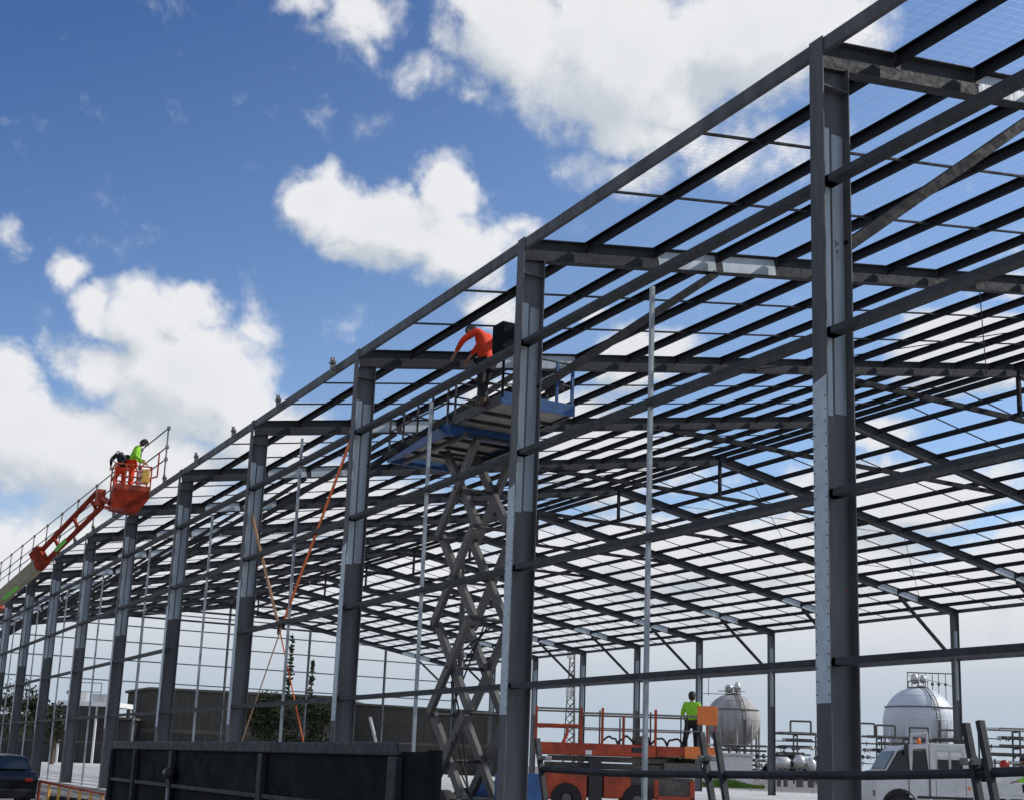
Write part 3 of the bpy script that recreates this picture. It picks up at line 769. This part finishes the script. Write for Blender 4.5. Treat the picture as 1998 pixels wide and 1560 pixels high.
for y in (-4.3, -1.5, 1.2):
    m = MB(); m.box((XB+.17, y-.05, 0), (XB+.5, y+.05, .05)); m.box((XB+.17,y-.03,.05),(XB+.22,y+.03,1.2)); m.build('brace_foot', HRIB, bn)
world_parts(bn)

# ------------------------------------------------------------------ temporary barrier rail and posts on the right
hr = empty('site_barrier', (-5.4, -6, 0))
tag(hr, 'temporary steel barrier of paired dark posts joined by a long round rail', 'barrier')
for (u, v, du) in ((1048,1440,16),(1368,1428,22),(1397,1428,20),(1884,1410,28),(1912,1405,30)):
    a = hitx(u, v, -5.4); b = hitx(u+du, 1562, -5.4); d = (b-a).normalized(); b = a+d*(a.z/abs(d.z))
    m = MB(); m.sweep(a, b, rectp(.028,.045), (1,0,0)); m.build('barrier_post', HRIB, hr, .004)
for pr in ((1380, 1478), (1900, 1485), (1062, 1478)):
    c = hitx(*pr, -5.4); m = MB(); m.box((c.x-.03, c.y-.07, c.z-.018), (c.x+.03, c.y+.07, c.z+.018)); m.tube((c.x-.05,c.y,c.z), (c.x-.03,c.y,c.z), .012, 8); m.build('coupler', RAILM, hr, .01)
seq = [hitx(*q, -5.38) for q in ((1056,1499),(1200,1508),(1390,1510),(1690,1512),(1890,1508),(2080,1500))]
m = MB(); m.path([q+V((0,0,0)) for q in seq], .026, 10); m.build('rail', RAILM if False else HRIB, hr)
world_parts(hr)

# ------------------------------------------------------------------ crew cab truck on the right
TD = 42.0
tcn_ = at(1790, 1500, TD); tr = empty('crew_cab_truck', (tcn_.x, tcn_.y, 0), odir)
tag(tr, 'white crew cab work truck with amber roof beacon parked inside the frame', 'truck')
def T_(name, mb, mt, bev=0.0): return mb.build(name, mt, tr, bev)
# local x: right in photo; cab front on the left
body = [(-1.62,.75),(-1.62,1.28),(-1.50,1.46),(-1.28,1.62),(-.92,2.26),(-.62,2.43),(-.2,2.48),(1.62,2.50),(1.70,2.40),(1.72,.95),(.05,.78),(-.28,.78)]
ax, az_, ar = -.86, .38, .53
arch = [(ax+ar*math.cos(math.pi*i/8), az_+.12+ar*math.sin(math.pi*i/8)) for i in range(9)]
body = [(-1.62,.60),(-1.62,1.30),(-1.52,1.46),(-1.30,1.62),(-.95,2.24),(-.68,2.42),(-.2,2.48),(.12,2.5),(.12,.72),(-.26,.72)] + arch + [(-1.5,.60)]
T_('cab', MB().prism(body, -.95, .95, 1), WHT, .07)
T_('rear_cab', MB().prism([(.13,.78),(.13,2.52),(1.36,2.52),(1.44,2.42),(1.50,1.5),(1.50,.78)], -.98, .98, 1), WHT, .04)
T_('side_window', MB().prism([(-1.22,1.62),(-.86,2.22),(-.58,2.28),(-.55,1.66),(-.7,1.58)], -.957, -.945, 1), GLASS)
T_('side_window', MB().prism([(-.40,1.62),(-.36,2.26),(-.02,2.30),(.05,1.62)], -.957, -.945, 1), GLASS)
for x in (.36, .80): T_('rear_window', MB().box((x,-.988,1.72),(x+.36,-.975,2.02)), GLASS, .02)
for x in (.36, .80): T_('window_shade', MB().box((x,-.988,2.12),(x+.36,-.978,2.26)), WTRIM, .01)
T_('windscreen', MB().add([(-1.29,-.85,1.66),(-1.29,.85,1.66),(-.96,.85,2.24),(-.96,-.85,2.24),(-1.31,-.85,1.67),(-1.31,.85,1.67),(-.98,.85,2.25),(-.98,-.85,2.25)], [(0,1,2,3),(4,7,6,5),(0,4,5,1),(2,6,7,3),(0,3,7,4),(1,5,6,2)]), GLASS)
T_('door', MB().box((-.56,-.963,.80),(.02,-.951,1.55)), WHT, .01)
T_('window_trim', MB().path([(-.42,-.962,1.60),(-.38,-.962,2.29),(-.01,-.962,2.33),(.07,-.962,1.60),(-.42,-.962,1.60)], .018, 6), DKM)
T_('window_trim', MB().path([(-1.25,-.962,1.60),(-.87,-.962,2.24),(-.56,-.962,2.31),(-.53,-.962,1.60),(-1.25,-.962,1.60)], .018, 6), DKM)
for x in (.34, .78): T_('window_trim', MB().path([(x,-.99,1.70),(x,-.99,2.28),(x+.40,-.99,2.28),(x+.40,-.99,1.70),(x,-.99,1.70)], .02, 6), PIPEW)
for x in (-.56, .10, .30, 1.25): T_('door_seam', MB().box((x,-.985,.84),(x+.012,-.949,1.58)), DKM)
for z in (1.18, 1.34): T_('body_crease', MB().box((.2,-.988,z),(1.45,-.978,z+.02)), WHT)
T_('wheel_arch_trim', MB().path([(ax+(ar+.02)*math.cos(math.pi*i/10),-.955,az_+.12+(ar+.02)*math.sin(math.pi*i/10)) for i in range(11)], .022, 6), DKM)
T_('door_handle', MB().box((-.14,-.985,1.42),(.0,-.965,1.47)), DKM)
T_('sill_trim', MB().box((-.30,-.975,.78),(1.48,-.985,.86)), DKM)
T_('side_marker', MB().box((1.30,-1.0,1.1),(1.40,-.985,1.18)), AMBER)
T_('mirror', MB().box((-.72,-1.14,2.12),(-.58,-1.04,2.46)), DKM, .02)
T_('roof_rack', MB().tube((.3,-.8,2.66),(1.6,-.8,2.66),.03,8).tube((.3,.8,2.66),(1.6,.8,2.66),.03,8).box((.3,-.8,2.56),(.36,.8,2.66)).box((1.5,-.8,2.56),(1.56,.8,2.66)), DKM)
T_('headboard', MB().path([(.08,-.9,2.3),(.08,-.9,2.85),(.08,.9,2.85),(.08,.9,2.3)], .04), WHT)
T_('beacon', MB().lathe((-.02,-.3,2.50), [(.07,0),(.07,.08),(.055,.17),(.0005,.2)], 12), AMBER)
T_('wheel_liner', MB().box((-1.3,-.8,.3),(-.42,.8,1.0)), DKM)
T_('front_bumper', MB().box((-1.74,-.95,.42),(-1.5,.95,.66)), WHT, .04)
T_('headlight', MB().box((-1.64,-.9,.80),(-1.6,-.6,1.0)), GLASS, .02)
for y in (-.5, .5): T_('chassis_rail', MB().box((-1.4,y-.05,.5),(4.2,y+.05,.7)), DKM)
T_('tray', MB().box((1.65,-1.0,.86),(4.3,1.0,.98)).box((1.65,-1.02,.98),(4.3,-.98,1.36)).box((1.65,.98,.98),(4.3,1.02,1.36)), WHT, .01)
T_('tray_guard', MB().box((.2,-.9,.52),(.75,-.82,.76)).box((2.0,-.95,.45),(2.6,-.88,.8)), DKM, .02)
T_('water_tank', MB().box((2.5,-.6,1.0),(3.6,.6,1.75)), WTRIM, .08)
T_('hose_reel', MB().lathe((2.6,-.7,1.93), [(.0005,-.05),(.15,-.05),(.15,.05),(.0005,.05)], 20, 'y'), REDL)
T_('hose_reel', MB().lathe((3.35,-.7,2.0), [(.0005,-.05),(.13,-.05),(.13,.05),(.0005,.05)], 16, 'y').tube((3.4,-.7,2.05),(4.3,-.7,2.08),.05,8), REDL)
T_('reel_frame', MB().box((2.3,-.66,1.75),(2.34,-.6,2.1)).box((4.1,-.66,1.0),(4.15,-.6,2.1)), DKM)
for x in (-.86, 2.9):
    for y in (-.85, .85):
        wp = T_('wheel', MB().lathe((x, y, .44), [(.24,-.13),(.41,-.13),(.44,-.09),(.44,.09),(.41,.13),(.24,.13)], 24, 'y'), RUB)
        MB().lathe((x, y, .44), [(.0005,-.06),(.1,-.09),(.24,-.11),(.25,.09),(.0005,.1)], 18, 'y').build('rim', PIPEW, wp)
c = at(2006, 1520, 38); c.z = 0
person((c.x, c.y, .0+.35), odir+R_(75), stand(.1,'front'), HIVG, BLKC, HATD, None, 'worker in lime green and black at the right edge beside the truck tray')
o = MB().box((-.5,-.5,0),(.5,.5,.35)).build('work_platform', GRYM, None, .02); o.location = (c.x, c.y, 0); o.rotation_euler = (0,0,odir)
tag(o, 'low grey step platform under the worker at the right edge', 'platform')

# ------------------------------------------------------------------ gas spheres
def gas_sphere(u, v, rpx, D, mt, label, gantry):
    c = at(u, v, D); r = rpx/FOC*D; t = empty('gas_sphere', (c.x, c.y, 0), odir); tag(t, label, 'storage sphere')
    MB().sphere((0,0,c.z), r, 48).build('shell', mt, t)
    for i in range(10):
        a = 2*math.pi*(i+.5)/10
        MB().tube((r*.96*math.cos(a), r*.96*math.sin(a), 0), (r*.96*math.cos(a), r*.96*math.sin(a), c.z+.3), r*.045, 10).build('leg', mt, t)
    m = MB()
    for h in (-.35, .05, .72):
        q = math.sqrt(1-h*h)*r; m.lathe((0,0,c.z+r*h), [(q-.02,-.05),(q+.03,-.05),(q+.03,.05),(q-.02,.05)], 40)
    for i in range(8):
        a = 2*math.pi*i/8; m.path([(math.cos(a)*r*1.004*math.sin(t*math.pi/14), math.sin(a)*r*1.004*math.sin(t*math.pi/14), c.z-r*1.004*math.cos(t*math.pi/14)) for t in range(2, 13)], .03, 5)
    m.build('weld_seam', mt, t)
    MB().lathe((0,0,c.z+r*.42), [(r*.91,-.12),(r*.96,-.12),(r*.96,.02),(r*.91,.02)], 48).build('walkway_ring', PIPEG, t)
    m = MB(); m.lathe((0,0,c.z+r*.97), [(.1,0),(r*.30,0),(r*.30,.15),(.1,.15)], 20)
    for i in range(10):
        a = 2*math.pi*i/10; x, y = r*.28*math.cos(a), r*.28*math.sin(a); m.tube((x,y,c.z+r*.98),(x,y,c.z+r+1.2),.05,6)
    m.lathe((0,0,c.z+r+1.1), [(r*.27,0),(r*.30,0),(r*.30,.1),(r*.27,.1)], 20); m.build('top_platform', PIPEG, t)
    m = MB(); n = 16
    for i in range(n):
        a, b = math.pi/2*i/n, math.pi/2*(i+1)/n
        for w_ in (-.35, .35):
            pa = (r*1.04*math.sin(a)*.25+w_, -r*1.03*math.sin(a), c.z+r*1.03*math.cos(a)); pb = (r*1.04*math.sin(b)*.25+w_, -r*1.03*math.sin(b), c.z+r*1.03*math.cos(b))
            m.tube(pa, pb, .09, 6)
        m.tube((pa[0]-.7,pa[1],pa[2]), pa, .05, 6)
    m.bar((r*.27,-r*1.05,0),(r*.27,-r*1.05,c.z+.2),.5,.3); m.build('stair', PIPEG, t)
    if gantry:
        m = MB(); zt = c.z+r+2.9
        m.tube((-r*.30,0,zt),(r*1.25,0,zt),.12,8)
        for x in (-.30,.02,.22,.42,.60,.80): m.tube((r*x,0,c.z+r*.9*math.sqrt(max(0,1-x*x))),(r*x,0,zt),.08,6)
        for x in (.42,.60,.8): m.sphere((r*x,0,zt-2.2),.35,10)
        m.tube((-r*.3,0,zt-.5),(r*1.1,0,zt-2.6),.06,6)
        m.build('vent_pipes', PIPEG, t)
        for x, q in ((-.12,.85),(.12,.7)): MB().sphere((r*x, -r*.1, c.z+r+1.6), q, 12, 1.3).build('relief_valve', PIPEW, t)
    else:
        MB().sphere((-.8,0,c.z+r+1.0),.9,12).sphere((.9,0,c.z+r+1.3),.7,12,1.6).tube((-3,0,c.z+r+.5),(2.4,0,c.z+r+.5),.12,6).build('relief_valve', PIPEW, t)
        m = MB(); m.tube((-r*.9,0,c.z+r*.92),(-r*.9,0,c.z+r+3.2),.07,6).tube((-r*1.1,0,c.z+r*.98),(0,0,c.z+r*.98),.08,6); m.build('vent_pipes', PIPEG, t)
gas_sphere(1793, 1408, 68, 260, SPHW, 'large glossy white gas sphere behind the truck with pipe gantry on top', True)
gas_sphere(1430, 1406, 53, 260, SPHG, 'smaller weathered grey gas sphere behind the control panel of the orange lift', False)

# ------------------------------------------------------------------ pipe racks and plant
def rack(u0, u1, D, vtop, label, seed, loops=()):
    rnd = random.Random(seed)
    a, b = at(u0, 1500, D), at(u1, 1500, D); L = (b-a).length; t = empty('pipe_rack', (a.x, a.y, 0), math.atan2((b-a).y, (b-a).x)); tag(t, label, 'pipework')
    zt = at((u0+u1)/2, vtop, D).z
    n = max(2, int(L/3.5))
    for i in range(n+1):
        x = L*i/n; m = MB()
        for y in (0, 3): m.bar((x,y,0),(x,y,zt),.22,.22)
        for z in (zt, zt*.72, zt*.45): m.bar((x,0,z-.1),(x,3,z-.1),.18,.2)
        m.build('rack_frame', PIPEG, t)
    for z in (zt, zt*.86, zt*.72, zt*.58, zt*.45, zt*.3, zt*.16):
        for y in (.2, .6, .95, 1.6, 2.0, 2.4):
            r = rnd.choice((.08,.12,.18,.25)); x0, x1 = sorted((rnd.uniform(-.5,L*.4), rnd.uniform(L*.6,L+.5)))
            MB().tube((x0,y,z+r),(x1,y,z+r),r,10).build('pipe', rnd.choice((PIPEG,PIPEG,PIPEW)), t)
    for (uu, w_, h) in loops:
        x = (uu-u0)/(u1-u0)*L; MB().path([(x-w_/2,0,zt),(x-w_/2,0,zt+h),(x+w_/2,0,zt+h),(x+w_/2,0,zt)], .16, 10).build('expansion_loop', PIPEG, t)
    for i in range(int(L*2.6)):
        x = rnd.uniform(0,L); z = zt*rnd.choice((.16,.3,.45,.58,.72,.86))+.15; MB().sphere((x,rnd.uniform(-.4,2),z),rnd.uniform(.15,.4),10).tube((x,0,z-.5),(x,0,z+.3),.07,6).build('valve', rnd.choice((PIPEG,DKM,PIPEW)), t)
rack(1512, 1600, 200, 1432, 'tangled grey pipe rack with square loop between the two gas spheres', 1, ((1563,3.2,2.1),))
rack(1668, 1880, 205, 1440, 'long pipe rack with three square loops in front of the white gas sphere', 2, ((1730,3.0,2.0),(1795,3.0,1.8),(1853,3.2,1.6),(1692,2.6,2.2)))
rack(1925, 2060, 190, 1425, 'grey pipe rack at the far right behind the paired barrier posts', 3)
rack(1380, 1505, 210, 1455, 'low pipe rack under the weathered gas sphere', 4)
def vessel(u, v, D, L, r, label, mt=PIPEW, rzz=0.0):
    c = at(u, v, D); t = empty('process_vessel', (c.x, c.y, 0), odir+rzz); tag(t, label, 'tank')
    MB().lathe((0,0,c.z), [(.001,-L/2-r*.5),(r*.6,-L/2-r*.38),(r,-L/2),(r,L/2),(r*.6,L/2+r*.38),(.001,L/2+r*.5)], 24, 'x').build('shell', mt, t)
    for x in (-L*.3, L*.3): MB().box((x-.15,-r*.7,0),(x+.15,r*.7,c.z-r*.5)).build('saddle', PIPEG, t)
vessel(1526, 1488, 150, 1.3, .75, 'shiny silver horizontal tank just left of the first large column')
vessel(1560, 1486, 150, .5, .85, 'silver domed tank partly hidden by pipes left of the first large column')
vessel(1582, 1492, 150, .4, .85, 'silver domed tank nearest the first large column')
# plant room under the grey sphere
def shed(u0, u1, vtop, vpk, D, depth, mt, trim, label, pk=0.15, name='shed', rz_=0.0, mono=False):
    a, b = at(u0, 1500, D), at(u1, 1500, D); L = (b-a).length
    t = empty(name, (a.x, a.y, 0), math.atan2((b-a).y, (b-a).x)+rz_); tag(t, label, 'building')
    zt, zp = at((u0+u1)/2, vtop, D).z, at((u0+u1)/2, vpk, D).z
    MB().prism([(0,0),(L,0),(L,zt),(L*pk,zp),(0,zt-.2)], 0, depth, 1).build('wall', mt, t)
    MB().prism([(-.3,zt-.15),(L*pk,zp+.03),(L+.3,zt+.03),(L+.3,zt+.3),(L*pk,zp+.3),(-.3,zt+.12)], -.35, depth+.35, 1).build('roof', trim, t)
    MB().box((0,-.05,zt*.45),(L,-.01,zt*.5)).build('girt_band', trim, t)
    n = int(L/5)
    for i in range(n):
        x = L*(i+.3)/n
        if i % 3 == 1: MB().box((x,-.06,0),(x+2.6,-.02,zt*.42)).build('door', DKM, t)
    k = MB()
    for i in range(int(L/.75)): k.box((i*.75,-.045,.1),(i*.75+.06,-.003,zt-.3))
    k.build('cladding_ribs', mt, t)
    return t
shed(236, 660, 1354, 1348, 150, 18, OLIVE, OLIVL, 'long dark olive shed behind the left half of the frame', .1)
shed(645, 1015, 1388, 1378, 158, 16, OLIVE, OLIVL, 'dark olive shed with sloping roofline behind the blue lift base', .05)
t = shed(-60, 245, 1398, 1396, 146, 10, DKM, OLIVL, 'low dark building with small openings at the far left', .5)
shed(1388, 1468, 1474, 1472, 160, 5, WTRIM, PIPEW, 'small white plant room low under the weathered gas sphere', .5)
# white roofed carport with plant on top
a, b = at(98, 1500, 140), at(214, 1500, 140); L = (b-a).length
cpt = empty('carport', (a.x, a.y, 0), math.atan2((b-a).y, (b-a).x)); tag(cpt, 'open carport with bright white roof edge and plant on its roof', 'carport')
zt = at(150, 1368, 140).z
MB().box((0,0,zt-.35),(L,7,zt+.15)).build('roof', WTRIM, cpt)
MB().box((.3,.3,zt-1.4),(L-.3,.5,zt-.36)).build('fascia', DKM, cpt)
for x in (.4, L*.33, L*.66, L-.4):
    for y in (.4, 6.6): MB().bar((x,y,0),(x,y,zt-.36),.2,.2).build('post', WTRIM, cpt)
for x, w_, h in ((.8,1.4,1.2),(3.4,2.0,.9),(6.6,1.3,2.2),(8.2,1.2,1.0)):
    if x+w_ < L: MB().box((x,1,zt+.15),(x+w_,2.6,zt+.15+h)).build('roof_unit', PIPEW if h < 2 else DKM, cpt, .05)
MB().path([(1,.5,zt+.1),(1,.5,zt+2.2),(4.5,.5,zt+2.2),(4.5,.5,zt+.1)], .06, 6).path([(1,.5,zt+1.2),(4.5,.5,zt+1.2)], .05, 6).build('roof_rail', SILV, cpt)

# lattice mast
c = at(1112, 1500, 170); zt = at(1116, 1262, 170).z
t = empty('lattice_mast', (c.x, c.y, 0)); tag(t, 'slender steel lattice mast standing behind the orange lift', 'mast')
m = MB(); w0, w1 = 1.1, .35
def lp(i, z): w_ = w0+(w1-w0)*z/zt; a = 2*math.pi*i/3+.4; return (w_*math.cos(a), w_*math.sin(a), z)
for i in range(3): m.tube(lp(i,0), lp(i,zt), .09, 6)
z = 0
while z < zt-1.1:
    for i in range(3): m.tube(lp(i,z), lp(i+1,z+1.1), .05, 5); m.tube(lp(i+1,z), lp(i,z+1.1), .05, 5)
    z += 1.1
m.build('lattice', PIPEG, t)
for z in (.62,.7,.93): MB().box((-.9,-.5,zt*z),(-.2,.1,zt*z+1.2)).build('antenna', PIPEW, t)

# ------------------------------------------------------------------ trees
def blob_tree(u, vtop, D, rw, label, lm, seed, trunkh=.25, n=2600, name='broadleaf_tree', leaf=.32, lumps=11):
    rnd = random.Random(seed); c = at(u, 1500, D); H = at(u, vtop, D).z
    t = empty(name, (c.x, c.y, 0)); tag(t, label, 'tree')
    m = MB(); m.tube((0,0,0),(0.1,.05,H*.55),.28,8,.13)
    cs = []
    for i in range(lumps):
        a = rnd.uniform(0, 2*math.pi); rr = rw*rnd.uniform(.15,.72); z = H*rnd.uniform(trunkh+.12,.84)
        if i == 0: rr, z = 0, H*.86
        q = V((rr*math.cos(a), rr*math.sin(a), z)); s = rw*rnd.uniform(.28,.5); cs.append((q, s, rnd.uniform(.6,1)))
        m.tube((0.05,.02,H*rnd.uniform(.2,.45)), q, .09, 5, .03)
    m.build('trunk', TRUNK, t)
    m = MB()
    for i in range(n):
        q, s, k = rnd.choice(cs)
        d = V((rnd.gauss(0,1),rnd.gauss(0,1),rnd.gauss(0,1))).normalized()*s*(rnd.random()**.45)
        d.z *= .75; p = q+d
        if p.z > H: p.z = H-rnd.random()*.3
        e1 = V((rnd.gauss(0,1),rnd.gauss(0,1),rnd.gauss(0,1))).normalized(); e2 = e1.cross(V((rnd.gauss(0,1),rnd.gauss(0,1),rnd.gauss(0,1)))).normalized()
        w_ = leaf*rnd.uniform(.6,1.3)
        m.add([p-e1*w_*.5, p+e2*w_*.3, p+e1*w_*.5, p-e2*w_*.3], [(0,1,2,3)])
    m.build('crown', lm, t)
blob_tree(515, 1340, 134, 3.6, 'dark bushy tree left of the third large column', LEAFM, 3, trunkh=.02, n=5200, lumps=16)
blob_tree(598, 1344, 132, 3.3, 'dark bushy tree directly behind the foot of the third large column', LEAFM, 4, trunkh=.02, n=4800, lumps=15)
blob_tree(18, 1318, 120, 3.2, 'dark ragged tree at the left edge of the photo', LEAFM, 5, n=1500)
blob_tree(62, 1345, 124, 2.8, 'green tinged tree second from the left edge', LEAFM, 6, n=1700)
blob_tree(98, 1362, 122, 2.2, 'small tree just left of the white roofed carport', LEAFM, 8, n=1200)
blob_tree(128, 1330, 150, 2.0, 'thin tree rising behind the white roofed carport', LEAFM, 9, n=500)
def pine(u, vtop, D, w_, label, seed):
    rnd = random.Random(seed); c = at(u, 1500, D); H = at(u, vtop, D).z
    t = empty('conifer_tree', (c.x, c.y, 0)); tag(t, label, 'tree')
    MB().tube((0,0,0),(0,0,H),.22,7,.04).build('trunk', TRUNK, t)
    m = MB(); z = H*.4
    while z < H-.2:
        f = 1-(z-H*.4)/(H*.6)*.75
        for i in range(rnd.choice((2,3,5))):
            a = rnd.uniform(0,6.28); L = w_*f*rnd.uniform(.35,1.15); d = V((math.cos(a),math.sin(a),.25)); p = V((0,0,z))
            m.tube(p, p+d*L, .04, 4, .01)
            for j in range(9):
                q = p+d*L*rnd.uniform(.2,1); e = V((rnd.gauss(0,1),rnd.gauss(0,1),rnd.gauss(0,1))).normalized()*.22; g_ = e.cross(d).normalized()*.12
                m.add([q-e,q+g_,q+e,q-g_],[(0,1,2,3)])
        z += rnd.uniform(.12,.5)
    m.build('crown', LEAFP, t)
pine(552, 1228, 150, .95, 'tall thin conifer rising above the shed where the straps cross', 11)
pine(596, 1280, 150, .8, 'shorter thin conifer just left of the third large column', 12)
# far tree line and grass bank on the right
m = MB(); rnd = random.Random(5)
for i in range(9000):
    u = rnd.uniform(1250, 2100); D = 330+rnd.uniform(-10,25); p = at(u, 1500, D); h = (2.5+1.5*math.sin(u*.021)+1.0*math.sin(u*.067))*1.6
    p = V((p.x, p.y, abs(rnd.random())**.8*max(1,h))); e = V((rnd.gauss(0,1),rnd.gauss(0,1),rnd.gauss(0,1))).normalized()*.9; g_ = e.cross(V((.3,.5,.8))).normalized()*.6
    m.add([p-e,p+g_,p+e,p-g_],[(0,1,2,3)])
o = m.build('far_trees', LEAFM); tag(o, 'low dark band of distant trees along the horizon at right', 'trees', kind='stuff')
m = MB()
for i in range(3500):
    u = rnd.uniform(1270, 1490); D = 120+rnd.uniform(0,6); p = at(u, 1500, D); h = .55+.25*math.sin(u*.05)
    p = V((p.x, p.y, 0)); t_ = V((rnd.gauss(0,.12),rnd.gauss(0,.12),h*rnd.uniform(.5,1.3))); s_ = RT*.05
    m.add([p-s_,p+s_,p+t_],[(0,1,2)])
o = m.build('long_grass', GRASS); tag(o, 'strip of bright green long grass beyond the far wall line', 'grass', kind='stuff')

# white mesh fence beyond the far wall
def mesh_fence(u0, u1, D, vtop, label):
    a, b = at(u0,1520,D), at(u1,1520,D); L = (b-a).length; t = empty('mesh_fence', (a.x,a.y,0), math.atan2((b-a).y,(b-a).x)); tag(t, label, 'fence')
    zt = at((u0+u1)/2, vtop, D).z
    m = MB(); x = 0
    while x < L: m.bar((x,0,.02),(x,0,zt),.035,.02); x += .22
    z = .05
    while z < zt: m.bar((0,.02,z),(L,.02,z),.02,.03); z += .2
    m.build('mesh_panel', WTRIM, t)
    for i in range(int(L/2.4)+1): MB().bar((i*2.4,.06,0),(i*2.4,.06,zt+.1),.07,.07).build('post', SILV, t)
mesh_fence(1405, 1600, 100, 1540, 'pale wire mesh fence low between the far columns left of the first large column')

# ------------------------------------------------------------------ bottom left: dark car, orange barrier
c0 = at(-52, 1500, 31); cr_ = empty('parked_car', (c0.x, c0.y, 0), R_(100)); cr_.scale = (1,1,.86); tag(cr_, 'dark car with red tail light at the lower left corner', 'car')
carp = [(-2.1,.35),(-2.15,.85),(-1.95,1.0),(-1.75,1.03),(-1.25,1.40),(-.2,1.46),(.65,1.38),(1.2,.98),(2.0,.86),(2.15,.6),(2.1,.35)]
MB().prism(carp, -.85, .85, 1).build('body', CARP, cr_, .06)
for y in (-.856, .844): MB().prism([(-1.5,1.0),(-1.15,1.32),(-.2,1.38),(.5,1.3),(.95,1.0)], y, y+.012, 1).build('side_window', GLASS, cr_)
MB().add([(-1.82,-.7,1.05),(-1.82,.7,1.05),(-1.32,.68,1.39),(-1.32,-.68,1.39),(-1.84,-.7,1.07),(-1.84,.7,1.07),(-1.34,.68,1.41),(-1.34,-.68,1.41)],[(0,1,2,3),(4,7,6,5),(0,4,5,1),(2,6,7,3),(0,3,7,4),(1,5,6,2)]).build('rear_window', GLASS, cr_)
for y in (-.8, .5): MB().box((-2.17,y+.1,.74),(-2.1,y+.28,.84)).build('tail_light', REDL, cr_, .02)
MB().box((-2.2,-.8,.3),(-2.08,.8,.55)).build('bumper', CARP, cr_, .03)
for x in (-1.35, 1.35):
    for y in (-.78, .78):
        wp = MB().lathe((x,y,.32),[(.18,-.1),(.3,-.1),(.32,-.07),(.32,.07),(.3,.1),(.18,.1)],20,'y').build('wheel', RUB, cr_)
        MB().lathe((x,y,.32),[(.0005,-.07),(.18,-.09),(.19,.08),(.0005,.08)],16,'y').build('rim', PIPEW, wp)
a, b = at(78, 1523, 30), at(222, 1552, 27); L = (b-a).length
ob = empty('crowd_barrier', (a.x, a.y, 0), math.atan2((b-a).y,(b-a).x)); tag(ob, 'orange and yellow barred plastic barrier below the white floor strip at lower left', 'barrier')
zt = a.z; zb_ = b.z
MB().sweep((0,0,zt),(L,0,zb_),rectp(.05,.05)).build('top_bar', ORNG, ob, .01)
MB().sweep((0,0,.12),(L,0,.12),rectp(.05,.05)).build('bottom_bar', ORNG, ob, .01)
n = 7
for i in range(n+1):
    x = L*i/n; z = zt+(zb_-zt)*i/n; MB().bar((x,0,.02),(x,0,z-.02),.06 if i in (0,n) else .07,.05).build('bar', ORNG if i % 7 == 0 else (YELO if i % 3 else STRAPG), ob, .01)
MB().box((L*.1,.05,.1),(L,.07,min(zt,zb_)-.12)).build('infill_panel', HRIB, ob)
for x in (.1, L-.1): MB().box((x-.2,-.3,0),(x+.2,.3,.05)).build('foot', RUB, ob, .01)

# odd scaffold posts and a leaning white board near the slab edge
for i, (u, v, lab) in enumerate(((722,1398,'pale leaning timber board above the long charcoal hoarding'),)):
    a = at(u, v, 24); b = at(u+13, 1452, 24); d = (b-a).normalized(); b = a+d*(a.z/abs(d.z))
    o = MB().sweep(a, b, rectp(.07,.03)).build('timber_board', WTRIM, None, .004); tag(o, lab, 'board')
